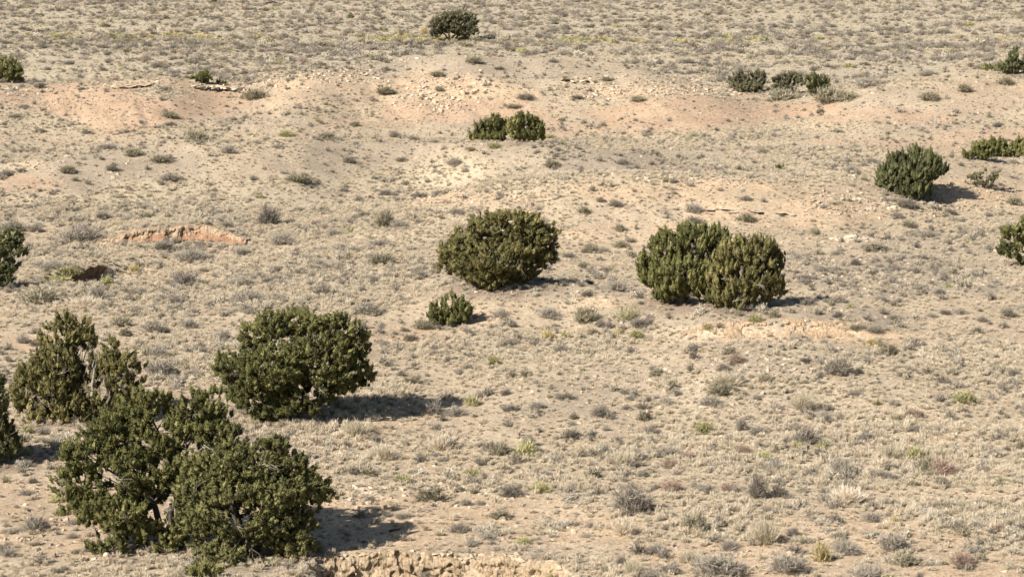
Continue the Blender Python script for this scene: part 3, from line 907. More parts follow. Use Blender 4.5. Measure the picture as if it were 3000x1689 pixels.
STONES = {k: [stone_mesh(i + 10 * j, 1, .8, hz, k) for i, hz in enumerate((.28, .36, .45, .6, .7, .32))] for j, k in enumerate(('rock', 'pale_rock', 'dark_rock'))}


def outcrop(label, spots, kind='rock', seed=1, cat='rock outcrop'):
    """spots: (px, py, rx, ry, count, smallest, largest stone in photo pixels, flat share)"""
    r = random.Random(seed)
    g, s = ground_at(*spots[0][:2])
    root = link(bpy.data.objects.new('rock_outcrop', None))
    root.location = g
    tag(root, label, cat)
    for (px, py, rx, ry, n, lo, hi) in spots:
        for i in range(n):
            a, q = r.random() * 2 * math.pi, math.sqrt(r.random())
            p, s = ground_at(px + math.cos(a) * q * rx, py + math.sin(a) * q * ry)
            w = (lo + (hi - lo) * r.random() ** 2) * s
            o = bpy.data.objects.new('stone', r.choice(STONES[kind]))
            link(o, root)
            o.location = p - g + Vector((0, 0, w * 0.08))
            o.scale = (w * r.uniform(.8, 1.3), w * r.uniform(.8, 1.2), w * r.uniform(.7, 1.1))
            o.rotation_euler = (r.gauss(.0, .16), r.gauss(0, .16), r.random() * 6.28)
    return root


def ledge(root_label, row, kind='rock', seed=1, thick=9, lift=0.12):
    """a broken edge of flat slabs, overhanging a little: row = (px0, py0, px1, py1, n, slab width)"""
    r = random.Random(seed)
    gaps = seed
    g, s = ground_at((row[0] + row[2]) / 2, (row[1] + row[3]) / 2)
    root = link(bpy.data.objects.new('rock_ledge', None))
    root.location = g
    tag(root, root_label, 'rock ledge')
    x0, y0, x1, y1, n, wpx = row
    for i in range(n):
        t = (i + .5) / n
        p, s = ground_at(x0 + (x1 - x0) * t, y0 + (y1 - y0) * t + r.uniform(-2, 2))
        w = wpx * s * r.uniform(.8, 1.5)
        o = link(bpy.data.objects.new('slab', STONES[kind][r.choice((0, 1, 5))]), root)
        o.location = p - g + Vector((0, 0.55, thick * s * .45 + lift))
        o.scale = (w, 2.4, thick * s * 2.6)
        o.rotation_euler = (r.gauss(-.06, .07), r.gauss(0, .08), r.uniform(-.6, .6))
    return root


ledge('long thin sandstone ledge with a dark shadow line on the red ridge face', (283, 224, 372, 219, 8, 18), 'rock', 3, 8, 0.0)
ledge('ledge of square broken blocks under the flat-topped juniper', (492, 226, 602, 232, 10, 12), 'pale_rock', 4, 8)
ledge('short dark-shadowed ledge high on the rocky mound', (1412, 210, 1478, 207, 6, 17), 'rock', 5, 8, -0.02)
ledge('pale flat slabs in a row on the sandy slope', (1785, 527, 1992, 540, 7, 20), 'pale_rock', 6, 4, -0.03)
outcrop('heap of white weathered boulders under the sandy slope', [(2140, 600, 52, 6, 26, 8, 26)], 'pale_rock', 7)
outcrop('grey broken rocks at the edge of the view under the ridge-end juniper', [(20, 232, 40, 8, 22, 6, 18)], 'dark_rock', 8)
outcrop('band of jumbled stones along the shoulder of the rocky mound', [(760, 200, 100, 14, 40, 5, 14), (860, 185, 80, 10, 24, 5, 13), (680, 222, 50, 8, 18, 5, 12), (930, 200, 80, 16, 22, 5, 14)], 'rock', 9)
outcrop('bright tumbled blocks on the middle of the rocky mound', [(1120, 235, 90, 26, 56, 5, 20), (1040, 255, 80, 16, 30, 5, 14), (1190, 215, 50, 14, 20, 5, 14), (1090, 205, 70, 10, 20, 5, 14), (1130, 265, 60, 10, 18, 5, 12)], 'pale_rock', 10)
outcrop('rubble streaks down the face of the rocky mound below the short ledge', [(1600, 225, 120, 18, 50, 5, 13), (1500, 240, 90, 20, 30, 5, 11), (1690, 240, 90, 14, 34, 5, 12)], 'rock', 11)
outcrop('dark weathered rocks running down the mound into the saddle', [(1790, 215, 70, 16, 50, 5, 16), (1720, 195, 60, 10, 24, 5, 13), (1850, 240, 40, 6, 16, 5, 11)], 'dark_rock', 12)
outcrop('small tan rubble on the pale slope below the many-fingered juniper', [(2120, 520, 110, 22, 60, 5, 13), (2260, 530, 120, 24, 60, 5, 12), (2400, 515, 120, 18, 40, 5, 12)], 'rock', 13)
outcrop('scattered pale stones on the sandy rise behind the domed juniper', [(1240, 495, 100, 16, 40, 5, 13), (1160, 510, 50, 12, 14, 5, 12), (1700, 452, 160, 10, 40, 5, 11), (2100, 448, 60, 10, 26, 5, 14)], 'pale_rock', 14)
outcrop('line of pale stones along the low shelf by the dense front juniper', [(900, 1245, 70, 20, 26, 7, 24), (1010, 1225, 80, 8, 30, 6, 18), (1180, 1225, 110, 14, 40, 5, 14), (1290, 1245, 90, 10, 18, 5, 13)], 'pale_rock', 15)
outcrop('small stone scatter on the rise with a pale slump beside the domed juniper', [(1440, 745, 40, 12, 18, 5, 12), (1700, 735, 60, 8, 14, 5, 10), (1480, 760, 50, 10, 12, 5, 9)], 'pale_rock', 16)
outcrop('short strip of pale pebbly stones in the grassy lower slope', [(1790, 1172, 60, 8, 30, 5, 11), (1850, 1180, 30, 6, 10, 5, 9)], 'pale_rock', 17)
outcrop('loose tan clods fallen along the lip of the crumbling bank', [(1000, 1395, 180, 10, 40, 6, 22), (1240, 1405, 150, 14, 36, 6, 22), (830, 1405, 80, 10, 20, 6, 18), (1330, 1430, 80, 16, 24, 8, 26)], 'rock', 18)

# ------------------------------------------------------------------ shrubs and grass clumps (unit width 1, height about 0.6)
def shrub_arrays(kind, seed, n, fine=True):
    r = np.random.default_rng(seed)
    up = {'s': 1.1, 't': 0.9, 'k': 0.8, 'a': 0.15, 'm': 0.5}.get(kind, 0.35)
    d = rand_dirs(n, r)
    d[:, 2] = np.abs(d[:, 2]) + up * r.random(n)
    d /= np.linalg.norm(d, axis=1, keepdims=True)
    lump = 1 + 0.35 * fbm(d[:, 0] * 2 + seed, d[:, 1] * 2 + d[:, 2], 2, seed)
    R = (0.6 + 0.4 * r.random(n)) * lump
    foot = np.stack([r.normal(size=n) * 0.07, r.normal(size=n) * 0.07, np.zeros(n)], 1)
    hz = 1.15 if kind in 'stk' else 1.2
    tip = foot + d * R[:, None] * np.array([0.5, 0.5, 0.5 * hz])
    start = foot + (tip - foot) * (0.0 if kind in 'stk' else 0.12)
    c = (start + tip) / 2
    t = tip - start
    Ln = np.linalg.norm(t, axis=1)
    wd = {'s': 0.009, 't': 0.009, 'k': 0.04, 'a': 0.018, 'm': 0.009}.get(kind, 0.011) * (1.0 if fine else 2.4)
    nrm = d * 0.6 + r.normal(size=(n, 3)) * 0.6
    V = [leaf_tris(c, t, nrm, Ln, wd * (0.7 + 0.6 * r.random(n)), r)]
    T = [np.repeat(np.clip(0.42 + 0.16 * r.normal(size=n), 0, 1), 3)]
    if kind != 'k':
        m = {'s': 2, 't': 2, 'a': 3, 'm': 3}.get(kind, 5 if fine else 3)
        k = np.repeat(np.arange(n), m)
        f = 0.45 + 0.55 * r.random(len(k))
        c2 = start[k] + t[k] * f[:, None] + r.normal(size=(len(k), 3)) * 0.02
        t2 = d[k] + r.normal(size=(len(k), 3)) * (0.55 if kind not in 'st' else 0.25) + np.array([0, 0, 0.35])
        L2 = (0.10 + 0.12 * r.random(len(k))) * (1.5 if kind in 'st' else 0.55 if kind == 'm' else 1.0)
        c2[:, 2] = np.maximum(c2[:, 2], 0.01)
        nr2 = d[k] * 0.9 + r.normal(size=(len(k), 3)) * 0.5
        leafy = (0.15 if fine else 0.24) if kind in 'oymwa' else (0.05 if kind in 'st' else 0.085) if fine else 0.12
        V.append(leaf_tris(c2, t2, nr2, L2, L2 * leafy * (1.0 if fine else 1.5), r))
        T.append(np.repeat(np.clip(0.55 + 0.17 * r.normal(size=len(k)) + 0.2 * (c2[:, 2] / .6 - .5), 0, 1), 3))  # tint falls towards the foot: shading painted into the lower leaves
    return np.concatenate(V), np.concatenate(T)


def shrub_mesh(kind, seed, n, fine=True, name='shrub'):
    v, t = shrub_arrays(kind, seed, n, fine)
    return mesh_np(name, v, np.arange(len(v)).reshape(-1, 3), 3, M[kind], False, {'tint': ('FLOAT', t)})


KIND = {'g': ('shrub', 'grey twiggy shrub', 'shrub'), 'd': ('shrub', 'dark grey-brown shrub', 'shrub'), 'o': ('shrub', 'olive shrub', 'shrub'),
        't': ('grass_clump', 'tan bunch grass clump', 'grass clump'), 's': ('grass_clump', 'pale straw grass clump', 'grass clump'),
        'y': ('rabbitbrush', 'yellow-green brush', 'brush'), 'w': ('rabbitbrush', 'golden brush', 'brush'), 'r': ('weed_clump', 'russet weed clump', 'weed'),
        'm': ('mesquite_bush', 'airy green bush', 'bush'), 'k': ('yucca', 'spiky green yucca', 'yucca')}
SHRUBS = {k: [shrub_mesh(k, 300 + 17 * i + ord(k), 330 if k in 'st' else 90 if k == 'k' else (110 if k == 'm' else 260), True, KIND[k][0]) for i in range(3)] for k in KIND}

# (x, foot, width, height, kind) in thirds of a photograph pixel, tile by tile
TILES = {
    (1717.3, 967): [(620, 1200, 270, 190, 't'), (830, 1140, 110, 80, 'd'), (340, 1250, 150, 100, 'g'), (80, 1100, 180, 140, 'o'), (60, 1340, 200, 100, 't'), (300, 1430, 420, 170, 'g'),
                    (800, 1410, 300, 150, 'g'), (1050, 1330, 130, 150, 'w'), (1230, 1270, 240, 120, 'g'), (1590, 1245, 240, 150, 'g'), (2110, 1360, 200, 100, 'r'), (1680, 1355, 200, 100, 'o'),
                    (1390, 1460, 270, 130, 'g'), (1230, 890, 300, 130, 's'), (560, 850, 180, 190, 'd'), (730, 840, 120, 100, 'd'), (1210, 690, 180, 170, 'g'), (1960, 670, 220, 130, 'r'),
                    (1820, 660, 160, 130, 'o'), (930, 440, 200, 150, 'g'), (160, 360, 200, 90, 'y'), (910, 190, 220, 130, 't'), (1470, 150, 110, 70, 'k'), (2110, 130, 200, 90, 'y'),
                    (1740, 245, 160, 70, 'r'), (1390, 435, 130, 100, 'g'), (1570, 560, 200, 130, 't'), (1740, 570, 160, 110, 'y'), (1960, 545, 200, 80, 't'), (2400, 745, 120, 80, 'k'),
                    (2340, 535, 90, 70, 'g'), (2545, 500, 90, 90, 'o'), (2010, 945, 170, 70, 'o'), (1430, 1030, 150, 80, 'g'), (460, 515, 150, 60, 'r'), (620, 555, 160, 60, 'y'),
                    (1060, 480, 100, 60, 'y'), (700, 285, 100, 60, 'k'), (440, 340, 100, 110, 'g'), (290, 60, 250, 70, 'o'), (1080, 280, 120, 90, 'g'), (1180, 1165, 120, 60, 'o'),
                    (1500, 710, 170, 70, 'd'), (980, 680, 110, 60, 'd'), (680, 640, 220, 80, 'g'), (200, 820, 90, 70, 'd'), (350, 800, 150, 70, 'r'), (900, 810, 80, 50, 'g'),
                    (2230, 910, 120, 60, 'g'), (2190, 985, 80, 50, 'd'), (1930, 1110, 100, 50, 'k'), (2200, 1260, 170, 60, 'g'), (1600, 1050, 90, 60, 'w'), (260, 1105, 90, 40, 'd'),
                    (620, 950, 110, 40, 'g'), (1700, 1010, 80, 40, 'g'), (1860, 990, 150, 50, 'a'), (1100, 1050, 260, 50, 'a'), (2380, 1060, 220, 50, 'a'), (560, 360, 160, 60, 'g'),
                    (1750, 350, 140, 60, 'g'), (1930, 350, 130, 60, 'g'), (2480, 365, 100, 60, 'k'), (1600, 155, 80, 50, 'g'), (1290, 75, 130, 50, 'g'), (560, 110, 70, 40, 'd'),
                    (210, 150, 170, 80, 'g'), (1100, 190, 80, 50, 'd')],
    (858.7, 967): [(690, 225, 170, 120, 'd'), (860, 235, 170, 90, 'g'), (990, 155, 110, 80, 'y'), (130, 375, 260, 120, 't'), (740, 490, 200, 130, 's'), (330, 560, 260, 120, 's'),
                   (1200, 525, 160, 100, 'o'), (1390, 530, 190, 110, 'y'), (1730, 405, 160, 90, 'd'), (1960, 235, 140, 90, 'd'), (2290, 265, 120, 80, 'o'), (2330, 380, 130, 80, 'd'),
                   (2000, 490, 190, 80, 't'), (2200, 950, 320, 220, 'g'), (2130, 1125, 260, 130, 's'), (2500, 795, 180, 80, 'r'), (660, 870, 220, 110, 'o'), (1280, 835, 190, 90, 'd'),
                   (1500, 805, 160, 80, 'y'), (440, 725, 160, 80, 'k'), (990, 695, 150, 70, 'y'), (1190, 1005, 160, 70, 'o'), (450, 1005, 120, 50, 'g'), (340, 995, 90, 50, 'g'),
                   (1620, 1452, 180, 70, 'y'), (2110, 1375, 110, 110, 'd'), (2200, 1425, 160, 120, 't'), (2380, 1265, 150, 80, 'g'), (220, 885, 100, 60, 'g'), (940, 905, 100, 60, 'g'),
                   (1050, 905, 90, 50, 'g'), (2150, 600, 300, 110, 't'), (2450, 535, 220, 70, 'g'), (1100, 1165, 120, 70, 'g'), (880, 1110, 160, 80, 'g'), (2340, 1450, 200, 70, 'g'),
                   (1760, 900, 200, 50, 'a'), (1620, 1080, 180, 60, 'a'), (1370, 1200, 120, 60, 'y'), (1850, 1150, 100, 40, 'g'), (2480, 1000, 110, 40, 'd'), (1080, 1110, 200, 60, 'a'),
                   (600, 580, 120, 50, 'd'), (760, 575, 90, 40, 'g'), (640, 1440, 130, 60, 'g'), (1290, 195, 150, 60, 'g'), (1480, 180, 130, 60, 'g'), (1680, 105, 150, 50, 'd'),
                   (1240, 75, 90, 50, 'd'), (1590, 30, 70, 30, 'g'), (2190, 110, 100, 40, 'g'), (2520, 75, 90, 50, 'd'), (2150, 185, 90, 40, 'd'), (1910, 385, 90, 40, 'g'),
                   (1540, 690, 130, 50, 'g'), (900, 800, 90, 40, 'd'), (2480, 620, 160, 60, 'r'), (2280, 690, 120, 50, 'd')],
    (0, 967): [(440, 880, 130, 70, 'y'), (270, 1085, 220, 120, 'g'), (210, 525, 100, 60, 'y'), (1910, 315, 120, 80, 'k'), (40, 735, 100, 80, 'k'), (450, 985, 100, 70, 'y'), (540, 970, 90, 60, 'w'),
               (540, 1155, 90, 50, 'g'), (405, 1420, 80, 60, 'g'), (490, 1412, 100, 60, 'g'), (200, 830, 110, 50, 'g'), (330, 370, 130, 60, 'g'), (200, 360, 120, 60, 'y'), (100, 1120, 160, 60, 'g'),
               (60, 1290, 140, 70, 'g'), (560, 1050, 130, 60, 'g'), (250, 740, 80, 50, 'd'), (1330, 1440, 130, 70, 't'), (860, 1440, 90, 40, 'g'), (990, 1395, 80, 40, 'g')],
    (0, 483.3): [(600, 375, 300, 150, 'g'), (1230, 440, 200, 90, 'd'), (1700, 272, 140, 60, 'd'), (780, 205, 130, 65, 'd'), (960, 222, 90, 40, 'o'), (1120, 205, 140, 60, 'o'), (2020, 245, 220, 150, 'd'),
                 (2440, 162, 110, 60, 'o'), (1440, 525, 240, 120, 'g'), (2110, 392, 180, 100, 'g'), (2520, 335, 120, 70, 'g'), (1400, 700, 250, 120, 'g'), (740, 815, 110, 110, 'd'), (300, 835, 260, 120, 'o'),
                 (640, 855, 250, 80, 's'), (1860, 825, 240, 90, 'g'), (920, 1012, 160, 80, 'o'), (1160, 1055, 160, 110, 'g'), (1430, 1022, 150, 80, 'g'), (1690, 1125, 110, 110, 'g'), (950, 1080, 100, 60, 'o'),
                 (1190, 1245, 150, 110, 'g'), (1220, 1375, 230, 130, 'g'), (1310, 1425, 90, 60, 'g'), (170, 1135, 120, 80, 'g'), (380, 580, 200, 80, 'g'), (520, 635, 200, 80, 'y'), (400, 695, 250, 60, 'y'),
                 (1360, 612, 60, 30, 'w'), (2380, 252, 80, 40, 'r'), (2430, 775, 150, 100, 'g'), (100, 290, 220, 90, 'g'), (440, 170, 60, 50, 'g'), (270, 300, 120, 60, 'd'), (1040, 220, 60, 30, 'o'),
                 (1800, 700, 200, 80, 'g'), (1820, 470, 140, 60, 'g'), (1130, 130, 90, 40, 'g'), (570, 600, 90, 60, 'd'), (1020, 600, 100, 60, 'w'), (2260, 150, 80, 40, 'd'), (60, 930, 140, 60, 's'),
                 (1330, 850, 160, 90, 'g'), (2000, 1150, 120, 60, 'g'), (460, 400, 90, 50, 'g'), (1860, 900, 110, 50, 'd'), (2180, 900, 140, 50, 'g'), (1000, 890, 180, 60, 's'), (800, 700, 130, 70, 'y')],
    (858.7, 483.3): [(330, 265, 170, 130, 'o'), (280, 412, 170, 70, 'g'), (310, 545, 190, 90, 'o'), (440, 275, 150, 80, 'g'), (870, 285, 150, 100, 's'), (880, 168, 110, 60, 'g'), (170, 192, 110, 50, 'd'),
                     (190, 915, 200, 110, 'g'), (620, 1032, 150, 80, 'o'), (250, 682, 120, 60, 'g'), (1890, 452, 130, 70, 'o'), (1970, 458, 120, 50, 'g'), (1720, 492, 110, 40, 'd'), (2110, 412, 130, 50, 'o'),
                     (2185, 376, 80, 40, 'g'), (2100, 292, 100, 60, 'o'), (2080, 742, 180, 90, 'g'), (1560, 945, 180, 100, 'g'), (1850, 972, 190, 110, 'o'), (2150, 965, 300, 200, 'm'), (2020, 1025, 70, 70, 'g'),
                     (2280, 1005, 190, 60, 'g'), (1200, 935, 140, 60, 'g'), (1250, 985, 110, 40, 'd'), (1560, 1115, 110, 90, 'w'), (1140, 1295, 120, 70, 'y'), (680, 1145, 150, 40, 'g'), (1830, 155, 110, 50, 'o'),
                     (2070, 105, 130, 60, 'd'), (1960, 72, 80, 40, 'd'), (1330, 1110, 80, 50, 'o'), (2090, 1065, 90, 40, 'w'), (2230, 1095, 130, 60, 'y'), (600, 45, 130, 50, 'd'), (1660, 1205, 170, 70, 'g'),
                     (520, 1115, 100, 50, 'o'), (530, 1445, 150, 60, 'o'), (250, 680, 130, 60, 'g'), (600, 640, 120, 60, 'g'), (960, 780, 140, 50, 'a'), (1290, 715, 130, 40, 'a'), (1460, 720, 110, 40, 'a'),
                     (1210, 1010, 160, 50, 'a'), (1860, 780, 120, 40, 'd'), (1270, 1160, 130, 70, 'g'), (1350, 1200, 80, 60, 's'), (700, 1240, 80, 50, 'r'), (960, 1330, 100, 40, 'd'), (2050, 600, 90, 60, 'k'),
                     (480, 1050, 90, 40, 'd'), (1900, 1070, 110, 50, 'o'), (2380, 1380, 120, 60, 'o'), (1400, 1390, 110, 50, 'o'), (330, 20, 110, 50, 'g'), (90, 450, 120, 60, 'g'), (60, 300, 120, 60, 'k')],
    (1717.3, 483.3): [(1170, 1375, 230, 150, 'd'), (1560, 1225, 160, 90, 'o'), (330, 1445, 290, 80, 't'), (1300, 548, 90, 50, 'd'), (1600, 602, 110, 60, 'g'), (1870, 335, 150, 50, 'g'), (1000, 315, 90, 50, 'o'),
                      (1690, 115, 170, 80, 'd'), (80, 145, 170, 70, 'g'), (480, 215, 150, 60, 'o'), (90, 235, 130, 60, 'd'), (1480, 562, 90, 40, 'g'), (1910, 527, 80, 40, 'd'), (2190, 642, 130, 60, 'g'),
                      (2010, 715, 90, 50, 'k'), (2460, 935, 130, 70, 'd'), (1170, 945, 110, 50, 'd'), (550, 975, 110, 60, 'y'), (190, 1032, 80, 50, 'w'), (400, 1282, 130, 70, 'r'), (2500, 1385, 110, 60, 'd'),
                      (1430, 1155, 100, 60, 'w'), (920, 655, 130, 40, 'd'), (740, 760, 100, 60, 'd'), (930, 840, 170, 50, 'd'), (1110, 830, 130, 40, 'd'), (1500, 820, 120, 50, 'g'), (1450, 440, 220, 60, 'o'),
                      (1160, 470, 100, 40, 'g'), (475, 60, 100, 40, 'd'), (1110, 90, 100, 50, 's'), (1620, 190, 110, 50, 'g'), (1710, 260, 110, 50, 'o'), (2020, 165, 110, 50, 'd'), (2500, 90, 120, 60, 'o'),
                      (2310, 185, 80, 40, 'd'), (2350, 700, 110, 50, 'g'), (1600, 960, 110, 40, 'd'), (1980, 920, 90, 40, 'd'), (2090, 915, 110, 50, 'g'), (1880, 940, 90, 40, 'g'), (2260, 975, 110, 50, 'g'),
                      (2420, 1020, 80, 50, 'd'), (2220, 1060, 100, 50, 'd'), (2300, 1145, 110, 40, 'g'), (1760, 1140, 110, 50, 'g'), (1440, 1055, 130, 60, 'g'), (930, 1285, 110, 50, 'd'), (300, 1345, 110, 60, 'd'),
                      (350, 1220, 110, 60, 'o'), (1330, 1365, 80, 50, 'd'), (1040, 1395, 80, 50, 'd'), (1660, 1390, 120, 50, 'd'), (620, 1430, 110, 60, 'o'), (860, 1425, 80, 40, 'd'), (1300, 1030, 90, 40, 'o')],
    (1717.3, 0): [(770, 757, 250, 90, 'o'), (1100, 775, 220, 120, 'o'), (1400, 655, 220, 80, 'g'), (1860, 757, 150, 70, 'o'), (2130, 692, 110, 60, 'o'), (1440, 1232, 110, 50, 'g'), (1270, 1305, 110, 60, 'g'),
                  (2490, 1232, 90, 40, 'g'), (1230, 755, 180, 80, 'o'), (1850, 570, 170, 50, 'g'), (1380, 495, 100, 30, 'd'), (2440, 640, 130, 60, 'o'), (80, 1030, 130, 60, 'm'), (610, 1160, 100, 40, 'o'),
                  (1040, 855, 80, 40, 'o'), (1180, 1000, 90, 30, 'd'), (2380, 960, 90, 40, 'd'), (1350, 300, 0, 0, 'y')],
    (0, 0): [(1920, 745, 200, 80, 'o'), (300, 665, 120, 50, 'd'), (1280, 885, 140, 50, 'o'), (1290, 948, 120, 30, 'd'), (1480, 1055, 160, 80, 'o'), (1720, 1155, 130, 70, 'g'), (1010, 1175, 140, 60, 'o'),
             (1210, 1225, 160, 60, 'o'), (850, 1288, 120, 50, 'd'), (510, 1305, 130, 60, 'o'), (1290, 1365, 170, 60, 'd'), (800, 1125, 130, 45, 'g'), (40, 1335, 100, 60, 'g'), (1990, 1062, 80, 30, 'd'),
             (2100, 1115, 100, 30, 'g'), (1180, 513, 110, 45, 'd'), (520, 488, 100, 35, 'd'), (2460, 1055, 140, 60, 'o'), (1330, 583, 80, 35, 'g'), (1900, 1025, 120, 40, 'm'), (2170, 1025, 160, 40, 'y'),
             (1240, 685, 90, 35, 'd'), (620, 680, 70, 25, 'd'), (180, 812, 90, 30, 'd'), (110, 885, 110, 30, 'g'), (650, 1010, 90, 40, 'g'), (290, 1000, 70, 35, 'o'), (2250, 1370, 220, 60, 'o'), (160, 1300, 80, 40, 'g')],
    (858.7, 0): [(330, 710, 150, 60, 'o'), (1390, 745, 140, 45, 'd'), (1300, 815, 120, 35, 'o'), (740, 685, 70, 40, 'o'), (340, 535, 90, 35, 'd'), (60, 1225, 130, 55, 'd'), (850, 1245, 130, 60, 'g'),
                 (400, 1035, 90, 55, 'g'), (1700, 225, 100, 40, 'd'), (1590, 1262, 120, 55, 'o'), (1150, 424, 80, 25, 'r'), (1000, 475, 140, 50, 'o'), (1190, 525, 90, 25, 'd'), (450, 1215, 90, 35, 'd'),
                 (980, 1140, 70, 35, 'o'), (550, 1060, 90, 40, 'd'), (720, 575, 110, 40, 'o'), (1550, 1040, 110, 30, 'y'), (1600, 470, 80, 30, 'd'), (1780, 745, 100, 30, 'd'), (100, 950, 90, 35, 'o'),
                 (620, 262, 60, 60, 'w'), (700, 1075, 90, 35, 'g'), (2000, 610, 90, 35, 'o'), (1160, 1115, 120, 40, 'y'), (2330, 1160, 110, 40, 'o'), (2120, 1240, 140, 50, 'd'), (2240, 760, 120, 40, 'o')],
}
SIZE_WORDS = ((150, 'large '), (75, ''), (0, 'small '))
items = []
for (ox, oy), lst in TILES.items():
    for (x, y, w, h, k) in lst:
        if w > 0 and k != 'a':
            items.append((ox + x / 3.0, oy + y / 3.0, w / 3.0, h / 3.0, k))
MATS_LOW = [(ox + x / 3.0, oy + y / 3.0, w / 3.0) for (ox, oy), lst in TILES.items() for (x, y, w, h, k) in lst if k == 'a']

LAND = TREES + [(430, 590, 'the red-based cut bank'), (1990, 845, 'the notched orange bank'), (2140, 600, 'the white boulders'), (1890, 533, 'the pale slab row'),
                (1130, 240, 'the bright tumbled blocks'), (330, 221, 'the long ledge'), (1445, 207, 'the short ledge'), (1080, 1232, 'the pale stone line'),
                (1100, 1420, 'the crumbling bank'), (205, 668, 'the shaded undercut bank'), (2352, 310, 'the bare dead shrub'), (1800, 1174, 'the pebbly strip'),
                (2150, 1340, 'the russet weeds'), (1460, 750, 'the pale slump')]
LAND = [l for l in LAND if l[2] != 'the russet weeds']


def where(x, y):
    best = min(LAND, key=lambda l: math.hypot(l[0] - x, (l[1] - y) * 2.2))
    dx, dy = x - best[0], (y - best[1]) * 2.2
    if abs(dx) > abs(dy):
        w = 'on the sunlit side of' if dx < 0 else 'on the shaded side of'
    else:
        w = 'uphill of' if dy < 0 else 'downhill of'
    return w, best[2], math.hypot(dx, dy)


ORD = ['', 'second ', 'third ', 'fourth ', 'fifth ', 'sixth ', 'seventh ', 'eighth ', 'ninth ', 'tenth ', 'eleventh ', 'twelfth ']
keyed = {}
for it in items:
    w, nm, dist = where(it[0], it[1])
    sz = next(s for lim, s in SIZE_WORDS if it[2] * 3 >= lim)
    keyed.setdefault((sz + KIND[it[4]][1], w, nm), []).append((dist, it))
rs = random.Random(3)
for (what, w, nm), lst in keyed.items():
    lst.sort(key=lambda q: q[0])
    for i, (dist, (px, py, wp, hp, k)) in enumerate(lst):
        if w in ('uphill of', 'downhill of'):
            lab = f'{ORD[i]}{what} {w} {nm}'
        else:
            lab = f'{ORD[i]}{what} {w} {nm}'
        if i == 0 and len(lst) > 1:
            lab = 'first ' + lab
        if False and lab.startswith(('second', 'third', 'fo', 'fi', 'si', 'se', 'ei', 'ni', 'te', 'el', 'tw')) and len(lst) > 1:
            lab = lab + ', counting away' if len(lab.split()) < 13 else lab
        g, s = ground_at(px, py)
        o = link(bpy.data.objects.new(KIND[k][0], rs.choice(SHRUBS[k])))
        o.location = g - Vector((0, 0, 0.02))
        o.rotation_euler = (0, 0, rs.random() * 6.28)
        o.scale = (wp * s * 1.3, wp * s * rs.uniform(1.0, 1.3), hp * s * (1.45 if k == 'm' else 1.9))
        tag(o, lab, KIND[k][2], {'shrub': 'shrubs dotted over the slope', 'grass clump': 'tall grass clumps among the shrubs', 'brush': 'yellow and golden brush plants',
                                 'weed': 'russet weed clumps', 'bush': 'airy green bushes', 'yucca': 'spiky yucca plants'}[KIND[k][2]])

# ------------------------------------------------------------------ uncountable cover, scattered over the ground
def scatter(name, label, cat, pts, rot, scl, idx, protos):
    me = bpy.data.meshes.new(name)
    n = len(pts)
    me.vertices.add(n)
    me.vertices.foreach_set('co', np.asarray(pts, np.float32).ravel())
    for k, typ, d in (('spin', 'FLOAT_VECTOR', rot), ('size', 'FLOAT_VECTOR', scl), ('pick', 'INT', idx)):
        a = me.attributes.new(k, typ, 'POINT')
        a.data.foreach_set('vector' if typ == 'FLOAT_VECTOR' else 'value', np.asarray(d, np.int32 if typ == 'INT' else np.float32).ravel())
    ob = link(bpy.data.objects.new(name, me))
    pc = bpy.data.collections.new(name + '_forms')
    for i, pm in enumerate(protos):
        pc.objects.link(bpy.data.objects.new(f'{name}_form_{i:02d}', pm))
    ng = bpy.data.node_groups.new(name + '_scatter', 'GeometryNodeTree')
    ng.interface.new_socket('Geometry', in_out='INPUT', socket_type='NodeSocketGeometry')
    ng.interface.new_socket('Geometry', in_out='OUTPUT', socket_type='NodeSocketGeometry')
    gi, go = ng.nodes.new('NodeGroupInput'), ng.nodes.new('NodeGroupOutput')
    ip = ng.nodes.new('GeometryNodeInstanceOnPoints')
    ci = ng.nodes.new('GeometryNodeCollectionInfo')
    ci.inputs['Collection'].default_value = pc
    ci.inputs['Separate Children'].default_value = True
    ci.inputs['Reset Children'].default_value = True
    ip.inputs['Pick Instance'].default_value = True
    ng.links.new(gi.outputs[0], ip.inputs['Points'])
    ng.links.new(ci.outputs[0], ip.inputs['Instance'])
    for nm, typ, sock in (('pick', 'INT', 'Instance Index'), ('size', 'FLOAT_VECTOR', 'Scale'), ('spin', 'FLOAT_VECTOR', 'Rotation')):
        na = ng.nodes.new('GeometryNodeInputNamedAttribute')
        na.data_type = typ
        na.inputs['Name'].default_value = nm
        ng.links.new(na.outputs['Attribute'], ip.inputs[sock])
    ng.links.new(ip.outputs[0], go.inputs[0])
    md = ob.modifiers.new('scatter', 'NODES')
    md.node_group = ng
    tag(ob, label, cat, kind='stuff')
    return ob


def sample(y0, y1, n, r):
    y = np.sqrt(y0 * y0 + (y1 * y1 - y0 * y0) * r.random(n))
    u = -800 + 4300 * r.random(n)
    x = (u - 1288) / F * (y * CP + CAMZ * SP)
    z = height(u, y)
    return x, y, z


def area(y0, y1):
    return 4300 / F * (y1 * y1 - y0 * y0) / 2


